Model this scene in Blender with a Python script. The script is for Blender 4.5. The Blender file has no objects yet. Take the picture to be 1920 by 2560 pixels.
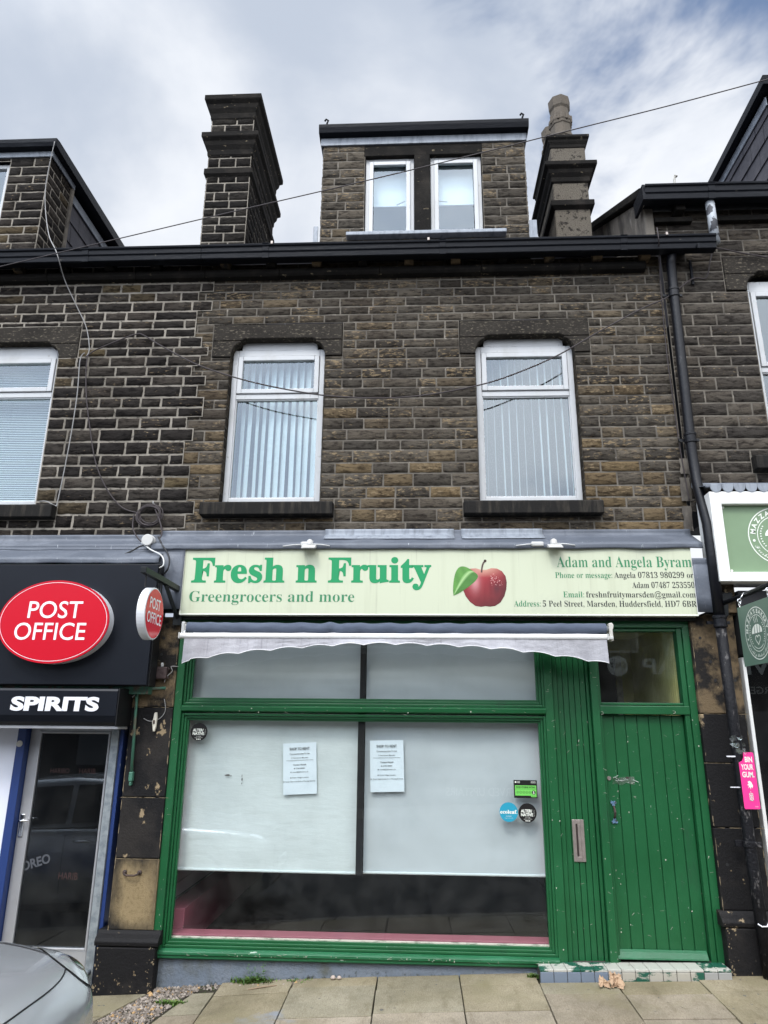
import bpy, bmesh, math, random
from mathutils import Vector, Matrix, noise
from mathutils.bvhtree import BVHTree
R_ = math.radians
sc = bpy.context.scene
COL = sc.collection
# ------------------------------------------------------------------ camera
# the origin is the photographer's eye; +y runs to the shop fronts, +x to the right, the pavement lies near z = -1.9
YAW, PITCH, ROLL, FPX = R_(2.82), R_(16.65), R_(0.55), 1775.0
FW = Vector((-math.sin(YAW)*math.cos(PITCH), math.cos(YAW)*math.cos(PITCH), math.sin(PITCH)))
r0 = Vector((math.cos(YAW), math.sin(YAW), 0)); u0 = r0.cross(FW)
RT = r0*math.cos(ROLL)+u0*math.sin(ROLL); UP = u0*math.cos(ROLL)-r0*math.sin(ROLL)
cam = bpy.data.objects.new('camera', bpy.data.cameras.new('camera')); COL.objects.link(cam); sc.camera = cam
cam.matrix_world = Matrix(((RT.x, UP.x, -FW.x, 0), (RT.y, UP.y, -FW.y, 0), (RT.z, UP.z, -FW.z, 0), (0, 0, 0, 1)))
cam.data.sensor_fit = 'HORIZONTAL'; cam.data.sensor_width = 36; cam.data.lens = FPX/1920*36
cam.data.clip_start = 0.05; cam.data.clip_end = 2000
def at(U, V, Y):
    """photo measurement (1659 px wide) -> metres (x, z) on the plane y = Y"""
    S = 1920/1659
    d = RT*((U*S-960)/FPX) - UP*((V*S-1280)/FPX) + FW
    return d.x*Y/d.y, d.z*Y/d.y
# ------------------------------------------------------------------ sky, sun, exposure
world = bpy.data.worlds.new('World'); sc.world = world; world.use_nodes = True
SUN_EL, SUN_ROT = R_(52), R_(200)
def build_sky():
    nt = world.node_tree; N = nt.nodes; L = nt.links; N.clear()
    out = N.new('ShaderNodeOutputWorld'); bg = N.new('ShaderNodeBackground'); bg.inputs[1].default_value = 0.1
    L.new(bg.outputs[0], out.inputs[0])
    sky = N.new('ShaderNodeTexSky'); sky.sky_type = 'NISHITA'; sky.sun_disc = False
    sky.sun_elevation = SUN_EL; sky.sun_rotation = SUN_ROT
    tc = N.new('ShaderNodeTexCoord')
    sep = N.new('ShaderNodeSeparateXYZ'); L.new(tc.outputs['Generated'], sep.inputs[0])
    add = N.new('ShaderNodeMath'); add.operation = 'ADD'; add.inputs[1].default_value = 0.25
    mx = N.new('ShaderNodeMath'); mx.operation = 'MAXIMUM'; mx.inputs[1].default_value = 0.0
    L.new(sep.outputs[2], mx.inputs[0]); L.new(mx.outputs[0], add.inputs[0])
    dx = N.new('ShaderNodeMath'); dx.operation = 'DIVIDE'; L.new(sep.outputs[0], dx.inputs[0]); L.new(add.outputs[0], dx.inputs[1])
    dy = N.new('ShaderNodeMath'); dy.operation = 'DIVIDE'; L.new(sep.outputs[1], dy.inputs[0]); L.new(add.outputs[0], dy.inputs[1])
    cb = N.new('ShaderNodeCombineXYZ'); L.new(dx.outputs[0], cb.inputs[0]); L.new(dy.outputs[0], cb.inputs[1])
    def noise_(scale, detail, rough, off, dist=0.0):
        mp = N.new('ShaderNodeMapping'); mp.inputs['Location'].default_value = off; L.new(cb.outputs[0], mp.inputs[0])
        n = N.new('ShaderNodeTexNoise'); n.inputs['Scale'].default_value = scale; n.inputs['Detail'].default_value = detail
        n.inputs['Roughness'].default_value = rough; n.inputs['Distortion'].default_value = dist
        L.new(mp.outputs[0], n.inputs['Vector']); return n.outputs[0]
    def rng(sock, a, b, c=0.0, d=1.0, smooth=True):
        m = N.new('ShaderNodeMapRange'); m.interpolation_type = 'SMOOTHSTEP' if smooth else 'LINEAR'
        m.inputs[1].default_value = a; m.inputs[2].default_value = b; m.inputs[3].default_value = c; m.inputs[4].default_value = d
        L.new(sock, m.inputs[0]); return m.outputs[0]
    def mixc(f, a, b):
        m = N.new('ShaderNodeMix'); m.data_type = 'RGBA'
        if isinstance(f, float): m.inputs[0].default_value = f
        else: L.new(f, m.inputs[0])
        for i, v in ((6, a), (7, b)):
            if isinstance(v, tuple): m.inputs[i].default_value = v
            else: L.new(v, m.inputs[i])
        return m.outputs[2]
    # cloud: grey bases and white tops
    nA = noise_(2.5, 6, 0.52, SKY_A, 0.2)
    nB = noise_(0.75, 3, 0.5, SKY_B)
    sm = N.new('ShaderNodeMath'); sm.operation = 'MULTIPLY_ADD'; L.new(nB, sm.inputs[0]); sm.inputs[1].default_value = 0.9; L.new(nA, sm.inputs[2])
    # the cloud is thinner, so brighter, to the right; greyer to the left
    gx = N.new('ShaderNodeMath'); gx.operation = 'MULTIPLY_ADD'; L.new(dx.outputs[0], gx.inputs[0]); gx.inputs[1].default_value = 0.22; L.new(sm.outputs[0], gx.inputs[2])
    f = rng(gx.outputs[0], 0.74, 1.10)
    cloud = mixc(f, CLOUD_GREY, CLOUD_WHITE)
    # thicker, brighter cloud round the veiled sun
    dot = N.new('ShaderNodeVectorMath'); dot.operation = 'DOT_PRODUCT'; L.new(tc.outputs['Generated'], dot.inputs[0])
    dot.inputs[1].default_value = SUN_DIR
    veil = rng(dot.outputs['Value'], 0.3, 1.0, 1.0, VEIL)
    vm = N.new('ShaderNodeVectorMath'); vm.operation = 'SCALE'; L.new(cloud, vm.inputs[0]); L.new(veil, vm.inputs['Scale'])
    # gaps of blue
    nG = noise_(3.4, 6, 0.55, SKY_G, 0.3)
    dg = N.new('ShaderNodeVectorMath'); dg.operation = 'DOT_PRODUCT'; L.new(tc.outputs['Generated'], dg.inputs[0]); dg.inputs[1].default_value = GAP_DIR
    near = rng(dg.outputs['Value'], 0.90, 0.997, 0.0, 0.245)
    sg = N.new('ShaderNodeMath'); sg.operation = 'ADD'; L.new(nG, sg.inputs[0]); L.new(near, sg.inputs[1])
    gap = rng(sg.outputs[0], 0.66, 0.86, 0.0, 0.95)
    bl = N.new('ShaderNodeVectorMath'); bl.operation = 'SCALE'; L.new(sky.outputs[0], bl.inputs[0]); bl.inputs['Scale'].default_value = 1.5
    col = mixc(gap, vm.outputs[0], bl.outputs[0])
    L.new(col, bg.inputs[0])
SKY_A, SKY_B, SKY_G = (9.3, 4.1, 0), (0.4, 5.2, 0), (11.2, 3.3, 0)
CLOUD_GREY, CLOUD_WHITE = (4.6, 5.15, 6.1, 1), (7.8, 8.05, 8.5, 1)
VEIL = 4.7
_sx = (math.sin(SUN_ROT)*math.cos(SUN_EL), math.cos(SUN_ROT)*math.cos(SUN_EL), math.sin(SUN_EL))
SUN_DIR = _sx
_g = (RT*((1790-960)/FPX)-UP*((70-1280)/FPX)+FW).normalized(); GAP_DIR = tuple(_g)
build_sky()
sun = bpy.data.objects.new('sun', bpy.data.lights.new('sun', 'SUN')); COL.objects.link(sun)
sun.data.energy = 1.5; sun.data.angle = R_(14); sun.data.color = (1.0, 0.97, 0.92)
sun.rotation_euler = (-Vector(SUN_DIR)).to_track_quat('-Z', 'Y').to_euler()
sc.view_settings.view_transform = 'Standard'; sc.view_settings.look = 'None'
sc.view_settings.gamma = 1; sc.view_settings.use_curve_mapping = False; sc.view_settings.exposure = 0.3
sc.cycles.max_bounces = 8; sc.cycles.transparent_max_bounces = 16
# ------------------------------------------------------------------ materials
MATS = {}
def pm(name, base, rough=0.6, metal=0.0, layers=(), bump=(), attr=None, spec=0.5, coat=0.0):
    """principled material. layers: (scale, detail, lo, hi, colour, stretch) noise patches of another colour; bump: (scale, strength, stretch)"""
    m = bpy.data.materials.new(name); m.use_nodes = True; MATS[name] = m
    nt = m.node_tree; N = nt.nodes; L = nt.links; b = N['Principled BSDF']
    b.inputs['Roughness'].default_value = rough; b.inputs['Metallic'].default_value = metal
    b.inputs['Specular IOR Level'].default_value = spec
    if coat: b.inputs['Coat Weight'].default_value = coat; b.inputs['Coat Roughness'].default_value = 0.06
    tc = N.new('ShaderNodeTexCoord')
    cur = None; al = None
    if attr:
        a = N.new('ShaderNodeAttribute'); a.attribute_name = 'Col'; cur = a.outputs['Color']; al = a.outputs['Alpha']
    def nz(scale, detail, stretch, off=0.0):
        mp = N.new('ShaderNodeMapping'); mp.inputs['Scale'].default_value = stretch; mp.inputs['Location'].default_value = (off, off*1.7, off*0.6)
        L.new(tc.outputs['Object'], mp.inputs[0])
        n = N.new('ShaderNodeTexNoise'); n.inputs['Scale'].default_value = scale; n.inputs['Detail'].default_value = detail
        n.inputs['Roughness'].default_value = 0.62
        L.new(mp.outputs[0], n.inputs['Vector']); return n.outputs[0]
    for i, ly in enumerate(layers):
        scale, detail, lo, hi, col = ly[:5]; st = ly[5] if len(ly) > 5 else (1, 1, 1); mode = ly[6] if len(ly) > 6 else None
        f = nz(scale, detail, st, 3.1*i+len(name))
        if mode == 'alpha' and al is not None:
            ad = N.new('ShaderNodeMath'); ad.operation = 'ADD'; L.new(f, ad.inputs[0]); L.new(al, ad.inputs[1]); f = ad.outputs[0]
        mr = N.new('ShaderNodeMapRange'); mr.inputs[1].default_value = lo; mr.inputs[2].default_value = hi; L.new(f, mr.inputs[0])
        mx = N.new('ShaderNodeMix'); mx.data_type = 'RGBA'; L.new(mr.outputs[0], mx.inputs[0])
        if mode == 'mul': mx.blend_type = 'MULTIPLY'
        if cur is None: mx.inputs[6].default_value = (*base, 1)
        else: L.new(cur, mx.inputs[6])
        mx.inputs[7].default_value = (*col, 1); cur = mx.outputs[2]
    if cur is None: b.inputs['Base Color'].default_value = (*base, 1)
    else: L.new(cur, b.inputs['Base Color'])
    prev = None
    for i, bp in enumerate(bump):
        scale, stren = bp[:2]; st = bp[2] if len(bp) > 2 else (1, 1, 1)
        f = nz(scale, 6, st, 7.7*i); bn = N.new('ShaderNodeBump'); bn.inputs['Strength'].default_value = min(1, stren); bn.inputs['Distance'].default_value = 0.02
        L.new(f, bn.inputs['Height'])
        if prev: L.new(prev, bn.inputs['Normal'])
        prev = bn.outputs[0]
    if prev: L.new(prev, b.inputs['Normal'])
    return m
def glass(name, tint=(0.9, 0.93, 0.92), k=2.0, dust=0.02, rough=0.0, wob=0.0):
    m = bpy.data.materials.new(name); m.use_nodes = True; MATS[name] = m
    nt = m.node_tree; N = nt.nodes; L = nt.links; N.clear()
    out = N.new('ShaderNodeOutputMaterial'); tr = N.new('ShaderNodeBsdfTransparent'); tr.inputs[0].default_value = (*tint, 1)
    gl = N.new('ShaderNodeBsdfGlossy'); gl.inputs[0].default_value = (0.84, 0.93, 1.0, 1); gl.inputs['Roughness'].default_value = rough
    # Schlick reflectance, the same from both sides of the sheet
    fr = N.new('ShaderNodeLayerWeight'); fr.inputs[0].default_value = 0.5
    pw = N.new('ShaderNodeMath'); pw.operation = 'POWER'; pw.inputs[1].default_value = 5.0; L.new(fr.outputs['Facing'], pw.inputs[0])
    mu = N.new('ShaderNodeMath'); mu.operation = 'MULTIPLY_ADD'; mu.use_clamp = True; mu.inputs[1].default_value = 1-0.04*k; mu.inputs[2].default_value = 0.04*k; L.new(pw.outputs[0], mu.inputs[0])
    mx = N.new('ShaderNodeMixShader'); L.new(mu.outputs[0], mx.inputs[0]); L.new(tr.outputs[0], mx.inputs[1]); L.new(gl.outputs[0], mx.inputs[2])
    df = N.new('ShaderNodeBsdfDiffuse'); df.inputs[0].default_value = (0.55, 0.55, 0.52, 1)
    tc = N.new('ShaderNodeTexCoord'); n = N.new('ShaderNodeTexNoise'); n.inputs['Scale'].default_value = 6; n.inputs['Detail'].default_value = 8
    L.new(tc.outputs['Object'], n.inputs['Vector'])
    mr = N.new('ShaderNodeMapRange'); mr.inputs[1].default_value = 0.35; mr.inputs[2].default_value = 0.75; mr.inputs[3].default_value = dust*0.3; mr.inputs[4].default_value = dust*2
    L.new(n.outputs[0], mr.inputs[0])
    m2 = N.new('ShaderNodeMixShader'); L.new(mr.outputs[0], m2.inputs[0]); L.new(mx.outputs[0], m2.inputs[1]); L.new(df.outputs[0], m2.inputs[2])
    if wob:
        n2 = N.new('ShaderNodeTexNoise'); n2.inputs['Scale'].default_value = 1.3; n2.inputs['Detail'].default_value = 1
        L.new(tc.outputs['Object'], n2.inputs['Vector'])
        bn = N.new('ShaderNodeBump'); bn.inputs['Strength'].default_value = wob; bn.inputs['Distance'].default_value = 0.05; L.new(n2.outputs[0], bn.inputs['Height'])
        L.new(bn.outputs[0], gl.inputs['Normal'])
    L.new(m2.outputs[0], out.inputs[0]); return m
OCH = (0.22, 0.165, 0.10)
pm('stone', (0.06, 0.05, 0.04), 0.92, layers=[(1.6, 5, 0.40, 0.66, (0.62, 0.60, 0.60), (1, 1, 1), 'mul'), (30, 11, 0.66, 0.74, OCH, (0.6, 1, 1.7), 'alpha'), (20, 10, 0.48, 0.62, (0.36, 0.35, 0.35), (0.5, 1, 1.5), 'mul')],
   bump=[(26, 0.9, (0.6, 1, 1.4)), (80, 0.7)], attr=True, spec=0.1)
pm('light_mortar', (0.29, 0.262, 0.222), 0.95, layers=[(2.2, 8, 0.40, 0.66, (0.15, 0.135, 0.112)), (14, 9, 0.56, 0.68, (0.06, 0.054, 0.047))], bump=[(120, 0.4)], spec=0.1)
pm('tan_mortar', (0.175, 0.157, 0.132), 0.95, layers=[(3, 8, 0.42, 0.66, (0.085, 0.076, 0.065)), (16, 8, 0.6, 0.72, (0.34, 0.30, 0.25))], bump=[(120, 0.4)], spec=0.1)
pm('sooty_stone', (0.014, 0.013, 0.012), 0.85, layers=[(4, 8, 0.5, 0.75, (0.032, 0.028, 0.024)), (20, 10, 0.64, 0.70, (0.20, 0.165, 0.11), (0.6, 1, 1.4))], bump=[(40, 0.4), (140, 0.25)], spec=0.06)
pm('lintel_stone', (0.026, 0.023, 0.020), 0.9, layers=[(3, 6, 0.4, 0.7, (0.042, 0.037, 0.031)), (38, 10, 0.555, 0.65, (0.13, 0.112, 0.085), (0.7, 1, 1.5))], bump=[(60, 0.35), (150, 0.25)], spec=0.08)
pm('sill_stone', (0.018, 0.017, 0.016), 0.85, layers=[(7, 8, 0.5, 0.7, (0.05, 0.044, 0.036), (2.5, 1, 0.35))], bump=[(60, 0.3)], spec=0.08)
pm('painted_stone', (0.0115, 0.011, 0.0115), 0.6, layers=[(1.7, 8, 0.50, 0.62, (0.026, 0.023, 0.021)), (7.5, 12, 0.62, 0.645, (0.27, 0.205, 0.125), (1, 1, 0.8)), (40, 8, 0.70, 0.73, (0.3, 0.25, 0.18))], bump=[(50, 0.3), (7, 0.3)], spec=0.14)
pm('worn_stone', (0.30, 0.22, 0.11), 0.85, layers=[(3.2, 9, 0.44, 0.74, (0.022, 0.019, 0.016), (1.2, 1, 0.5), 'alpha'), (40, 6, 0.5, 0.8, (0.55, 0.5, 0.42), (1, 1, 1), 'mul')], bump=[(120, 0.35)], attr=True, spec=0.25)
pm('bare_stone', (0.15, 0.108, 0.062), 0.9, layers=[(4.2, 11, 0.44, 0.57, (0.016, 0.0145, 0.0135)), (12, 10, 0.64, 0.68, (0.42, 0.33, 0.2))], bump=[(60, 0.4)], spec=0.25)
pm('pebble_dash', (0.135, 0.118, 0.095), 0.95, layers=[(14, 10, 0.56, 0.62, (0.03, 0.026, 0.022)), (70, 4, 0.5, 0.75, (0.35, 0.32, 0.3), (1, 1, 1), 'mul')], bump=[(70, 0.9)], spec=0.2)
pm('green_paint', (0.0075, 0.083, 0.026), 0.36, layers=[(2.2, 5, 0.42, 0.75, (0.012, 0.104, 0.036)), (26, 9, 0.715, 0.735, (0.40, 0.45, 0.38), (1.3, 1, 0.5)), (5, 10, 0.58, 0.72, (0.014, 0.07, 0.030), (1, 1, 0.3)), (60, 9, 0.72, 0.74, (0.16, 0.30, 0.20), (0.3, 1, 1.6))], bump=[(14, 0.12, (2, 1, 0.3)), (90, 0.1)], spec=0.5)
pm('green_paint_worn', (0.007, 0.092, 0.032), 0.4, layers=[(2.2, 5, 0.42, 0.7, (0.02, 0.135, 0.058)), (17, 10, 0.665, 0.69, (0.38, 0.45, 0.37), (0.6, 1, 2.0))], bump=[(30, 0.3, (0.5, 1, 2))], spec=0.5)
pm('cream_paint', (0.5, 0.48, 0.40), 0.6, layers=[(20, 8, 0.5, 0.62, (0.16, 0.2, 0.14), (0.5, 1, 2))], bump=[(60, 0.4)])
pm('white_upvc', (0.47, 0.48, 0.487), 0.36, layers=[(5, 7, 0.50, 0.75, (0.40, 0.40, 0.39), (1, 1, 0.4)), (22, 9, 0.64, 0.72, (0.30, 0.29, 0.27), (1, 1, 0.6))])
pm('white_paint', (0.80, 0.80, 0.77), 0.45, layers=[(6, 7, 0.55, 0.8, (0.62, 0.61, 0.57))], bump=[(80, 0.08)])
pm('dark_gutter', (0.006, 0.007, 0.010), 0.42, layers=[(5, 8, 0.58, 0.8, (0.022, 0.024, 0.028), (0.4, 1, 2)), (16, 9, 0.69, 0.73, (0.08, 0.072, 0.06))], bump=[(30, 0.2, (0.3, 1, 1))], spec=0.1)
pm('black_pipe', (0.007, 0.0075, 0.010), 0.36, layers=[(12, 9, 0.62, 0.70, (0.06, 0.06, 0.062), (1, 1, 0.3))], bump=[(40, 0.2)], spec=0.25)
pm('worn_pipe', (0.008, 0.008, 0.010), 0.5, layers=[(22, 10, 0.585, 0.64, (0.085, 0.08, 0.078), (1, 1, 0.5))], bump=[(40, 0.5)], spec=0.2)
pm('peeling_pipe', (0.36, 0.385, 0.41), 0.6, layers=[(9, 10, 0.5, 0.53, (0.04, 0.042, 0.05))], bump=[(30, 0.4)])
pm('lead', (0.085, 0.097, 0.12), 0.55, metal=0.1, layers=[(2.2, 8, 0.47, 0.78, (0.19, 0.205, 0.235), (0.7, 1, 1.2)), (14, 8, 0.55, 0.7, (0.085, 0.095, 0.115), (1.6, 1, 0.35)), (26, 9, 0.66, 0.72, (0.48, 0.5, 0.52), (2.2, 1, 0.4))], bump=[(6, 0.3), (50, 0.12)])
pm('light_lead', (0.25, 0.275, 0.31), 0.55, metal=0.1, layers=[(10, 8, 0.45, 0.7, (0.14, 0.155, 0.18), (2, 1, 0.5))], bump=[(12, 0.25)])
pm('slate', (0.055, 0.053, 0.062), 0.55, layers=[(3, 6, 0.4, 0.7, (0.095, 0.09, 0.10)), (18, 9, 0.66, 0.75, (0.2, 0.2, 0.2))], bump=[(20, 0.3)], attr=None, spec=0.15)
pm('slate_dark', (0.03, 0.03, 0.034), 0.7, layers=[(6, 6, 0.4, 0.7, (0.06, 0.06, 0.062))], bump=[(30, 0.3)], spec=0.1)
pm('cement_render', (0.175, 0.155, 0.130), 0.95, layers=[(3.2, 8, 0.45, 0.62, (0.05, 0.045, 0.04), (0.5, 1.2, 0.35)), (9, 8, 0.6, 0.75, (0.34, 0.31, 0.27), (0.5, 1.6, 0.4))], bump=[(12, 0.8, (1, 1, 0.4)), (60, 0.3)], spec=0.2)
pm('slate_grey_render', (0.135, 0.160, 0.195), 0.85, layers=[(5, 9, 0.45, 0.66, (0.165, 0.185, 0.215)), (3.5, 10, 0.53, 0.68, (0.095, 0.10, 0.082), (1, 1, 0.6)), (26, 10, 0.74, 0.92, (0.026, 0.028, 0.014), (1, 1, 0.8), 'alpha')], bump=[(45, 0.55), (9, 0.2)], attr=True, spec=0.3)
pm('moss', (0.05, 0.062, 0.025), 0.95, layers=[(40, 6, 0.4, 0.7, (0.025, 0.03, 0.014))], bump=[(120, 0.8)], spec=0.1)
pm('sign_cream', (0.535, 0.565, 0.415), 0.42, layers=[(5, 8, 0.52, 0.8, (0.47, 0.495, 0.355), (2.2, 1, 0.12)), (13, 6, 0.61, 0.78, (0.38, 0.395, 0.285), (3, 1, 0.06)), (1.6, 8, 0.55, 0.75, (0.46, 0.475, 0.37))])
pm('sign_edge', (0.78, 0.79, 0.70), 0.4)
pm('leaf_green_ink', (0.022, 0.27, 0.105), 0.5, spec=0.2)
pm('mid_green_ink', (0.028, 0.20, 0.085), 0.5)
pm('black_ink', (0.018, 0.022, 0.022), 0.5)
pm('print', (0.5, 0.1, 0.1), 0.45, attr=True)
pm('awning_top_fabric', (0.055, 0.070, 0.105), 0.8, layers=[(7, 5, 0.4, 0.7, (0.078, 0.096, 0.135), (0.6, 1, 3))], bump=[(300, 0.15)])
pm('awning_valance_fabric', (0.375, 0.37, 0.39), 0.9, layers=[(4, 6, 0.45, 0.75, (0.29, 0.285, 0.305), (1.5, 1, 0.6)), (14, 6, 0.58, 0.8, (0.19, 0.185, 0.20), (3, 1, 0.15))], bump=[(9, 0.4, (1.4, 1, 0.5)), (26, 0.25, (0.6, 1, 1.6))], spec=0.2)
pm('valance_piping', (0.66, 0.66, 0.66), 0.7)
pm('white_plastic', (0.50, 0.495, 0.475), 0.4, layers=[(8, 6, 0.55, 0.8, (0.55, 0.53, 0.48))])
pm('off_white_plastic', (0.50, 0.48, 0.43), 0.5, layers=[(12, 7, 0.55, 0.75, (0.26, 0.23, 0.19))])
pm('dark_fascia', (0.0075, 0.009, 0.013), 0.36, layers=[(1.2, 3, 0.4, 0.7, (0.010, 0.012, 0.017))], bump=[(500, 0.05)], spec=0.2)
pm('post_red', (0.52, 0.008, 0.022), 0.28, bump=[(400, 0.05)], spec=0.25)
pm('post_white', (0.78, 0.78, 0.82), 0.35)
pm('gloss_red', (0.60, 0.012, 0.022), 0.22, spec=0.3)
pm('white_can', (0.72, 0.73, 0.75), 0.32, metal=0.1)
pm('black_steel', (0.012, 0.014, 0.015), 0.45, layers=[(14, 8, 0.62, 0.72, (0.02, 0.06, 0.035))], spec=0.2)
pm('black_rubber', (0.012, 0.012, 0.013), 0.6)
pm('white_cable', (0.6, 0.6, 0.58), 0.5)
pm('grey_cable', (0.26, 0.255, 0.25), 0.6)
pm('brown_cable', (0.030, 0.021, 0.022), 0.6)
pm('blue_paint', (0.016, 0.040, 0.155), 0.42, layers=[(20, 9, 0.68, 0.72, (0.25, 0.28, 0.3), (1, 1, 0.4))], bump=[(40, 0.15)])
pm('brushed_aluminium', (0.50, 0.50, 0.51), 0.42, metal=0.55, layers=[(3, 6, 0.45, 0.7, (0.42, 0.42, 0.43))], bump=[(8, 0.1)])
pm('galvanised', (0.34, 0.37, 0.385), 0.5, metal=0.45, layers=[(18, 5, 0.42, 0.62, (0.22, 0.25, 0.265))])
pm('white_vinyl', (0.78, 0.80, 0.88), 0.35)
pm('green_conduit', (0.055, 0.17, 0.115), 0.5, layers=[(14, 8, 0.52, 0.62, (0.12, 0.10, 0.07), (1, 1, 0.4))], bump=[(40, 0.3)])
pm('brown_box_paint', (0.050, 0.030, 0.028), 0.6, layers=[(10, 8, 0.5, 0.7, (0.085, 0.06, 0.055))], bump=[(40, 0.3)])
pm('stained_white', (0.70, 0.66, 0.56), 0.5, layers=[(14, 8, 0.55, 0.66, (0.28, 0.14, 0.05))])
pm('rusty_iron', (0.045, 0.030, 0.025), 0.7, layers=[(30, 8, 0.5, 0.7, (0.10, 0.055, 0.035))], bump=[(80, 0.4)])
pm('blue_iron', (0.10, 0.19, 0.30), 0.5, layers=[(40, 8, 0.52, 0.6, (0.05, 0.035, 0.03))], bump=[(80, 0.3)])
pm('dull_nickel', (0.30, 0.26, 0.235), 0.42, metal=0.55, layers=[(9, 7, 0.45, 0.7, (0.40, 0.34, 0.31))], bump=[(60, 0.15)])
pm('dark_slot', (0.03, 0.018, 0.016), 0.6)
pm('chrome', (0.75, 0.75, 0.76), 0.12, metal=1.0)
pm('blind_fabric', (0.66, 0.705, 0.70), 0.9, layers=[(2, 5, 0.45, 0.75, (0.59, 0.635, 0.63))], bump=[(3, 0.35), (2.2, 0.5, (0.5, 1, 2.2))], spec=0.15)
pm('blind_fabric_grey', (0.545, 0.58, 0.60), 0.9, layers=[(2, 5, 0.45, 0.75, (0.48, 0.515, 0.535))], bump=[(3, 0.15)], spec=0.15)  # grey fabric; on the transom blinds this grey paints in the awning's shade
pm('slat_white', (0.62, 0.68, 0.685), 0.6)
pm('net_white', (0.62, 0.66, 0.68), 0.8)
pm('paper', (0.76, 0.83, 0.88), 0.7, layers=[(6, 5, 0.5, 0.8, (0.66, 0.73, 0.78))])
pm('teal_ink', (0.022, 0.29, 0.42), 0.4)
pm('hygiene_green', (0.16, 0.56, 0.10), 0.4)
pm('sticker_black', (0.012, 0.011, 0.011), 0.35)
pm('pink_panel', (0.80, 0.045, 0.265), 0.35)
pm('sage_panel', (0.17, 0.255, 0.145), 0.5, layers=[(3, 4, 0.4, 0.7, (0.185, 0.275, 0.16))])
pm('sage_dark_panel', (0.10, 0.165, 0.125), 0.4, layers=[(2, 3, 0.4, 0.7, (0.115, 0.185, 0.14))])
pm('logo_white', (0.76, 0.78, 0.70), 0.5)
pm('room_dark', (0.03, 0.03, 0.032), 0.9, spec=0.05)
pm('room_floor', (0.040, 0.020, 0.020), 0.7)
pm('pink_board', (0.40, 0.13, 0.17), 0.55, layers=[(4, 6, 0.5, 0.75, (0.32, 0.10, 0.13)), (14, 9, 0.68, 0.72, (0.62, 0.55, 0.52), (0.4, 1, 2))])
pm('slat_wall', (0.56, 0.50, 0.52), 0.6)
pm('yellow_wall', (0.80, 0.77, 0.34), 0.7, layers=[(4, 5, 0.4, 0.7, (0.62, 0.58, 0.21))])
pm('paving', (0.2, 0.18, 0.14), 0.9, layers=[(0.9, 6, 0.42, 0.62, (0.84, 0.82, 0.76), (1, 1, 1), 'mul'), (7, 8, 0.52, 0.72, (0.74, 0.72, 0.68), (1.6, 0.7, 1), 'mul'), (2.1, 7, 0.40, 0.72, (0.62, 0.62, 0.60), (1, 1, 1), 'mul'), (60, 5, 0.35, 0.75, (0.62, 0.61, 0.58), (3, 0.6, 1), 'mul'), (1.3, 9, 0.64, 0.70, (0.20, 0.21, 0.225)), (1.9, 8, 0.50, 0.75, (0.19, 0.165, 0.095)), (34, 8, 0.675, 0.72, (0.06, 0.055, 0.045)), (13, 3, 0.70, 0.715, (0.10, 0.095, 0.085)), (45, 8, 0.715, 0.75, (0.5, 0.49, 0.46))], bump=[(55, 0.35, (2, 0.7, 1)), (9, 0.2)], attr=True, spec=0.25)
pm('joint_dirt', (0.045, 0.040, 0.030), 1.0, layers=[(30, 6, 0.55, 0.62, (0.05, 0.07, 0.025))], bump=[(100, 0.8)], spec=0.1)
pm('asphalt', (0.05, 0.05, 0.052), 0.9, layers=[(4, 6, 0.45, 0.7, (0.075, 0.074, 0.073)), (180, 3, 0.5, 0.75, (0.12, 0.118, 0.115))], bump=[(220, 0.7)], spec=0.3)
pm('kerb_stone', (0.20, 0.185, 0.155), 0.9, layers=[(6, 7, 0.45, 0.7, (0.12, 0.11, 0.095))], bump=[(70, 0.4)], spec=0.25)
pm('pebble', (0.3, 0.27, 0.24), 0.9, layers=[(30, 5, 0.4, 0.7, (0.7, 0.68, 0.66), (1, 1, 1), 'mul')], attr=True, spec=0.2)
pm('weed_leaf', (0.060, 0.125, 0.022), 0.6, attr=True, spec=0.3)
pm('brown_paper', (0.40, 0.27, 0.17), 0.85, layers=[(8, 6, 0.45, 0.7, (0.33, 0.22, 0.14))], bump=[(20, 0.3)])
pm('dry_stick', (0.23, 0.17, 0.11), 0.9, bump=[(60, 0.4, (0.3, 1, 1))])
pm('white_tile', (0.55, 0.53, 0.47), 0.28, layers=[(7.5, 11, 0.50, 0.54, (0.012, 0.085, 0.055), (0.7, 0.7, 1.6), 'alpha'), (9, 9, 0.62, 0.68, (0.30, 0.28, 0.23))], bump=[(20, 0.1)], attr=True)
pm('tile_grout', (0.05, 0.045, 0.04), 0.9)
pm('car_silver', (0.42, 0.435, 0.45), 0.24, metal=0.5, bump=[(900, 0.03)], coat=0.8)
pm('tyre', (0.012, 0.012, 0.012), 0.8, bump=[(60, 0.3)])
pm('alloy', (0.75, 0.75, 0.76), 0.4, metal=0.3)
pm('black_trim', (0.010, 0.010, 0.011), 0.45, spec=0.25)
pm('wall_scratch', (0.12, 0.2, 0.14), 0.5)
pm('worn_edge', (0.20, 0.155, 0.095), 0.9, layers=[(30, 6, 0.45, 0.7, (0.16, 0.125, 0.08))])
pm('dull_decal', (0.07, 0.075, 0.085), 0.6)
pm('pub_stone', (0.042, 0.039, 0.036), 0.95, spec=0.05)
pm('haribo_red', (0.055, 0.022, 0.018), 0.6)
pm('lamp_clear', (0.42, 0.44, 0.45), 0.07, metal=0.5, layers=[(9, 3, 0.45, 0.6, (0.5, 0.52, 0.52), (1, 3, 1))], coat=1.0)
pm('car_glass', (0.010, 0.012, 0.013), 0.03, coat=1.0)
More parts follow.
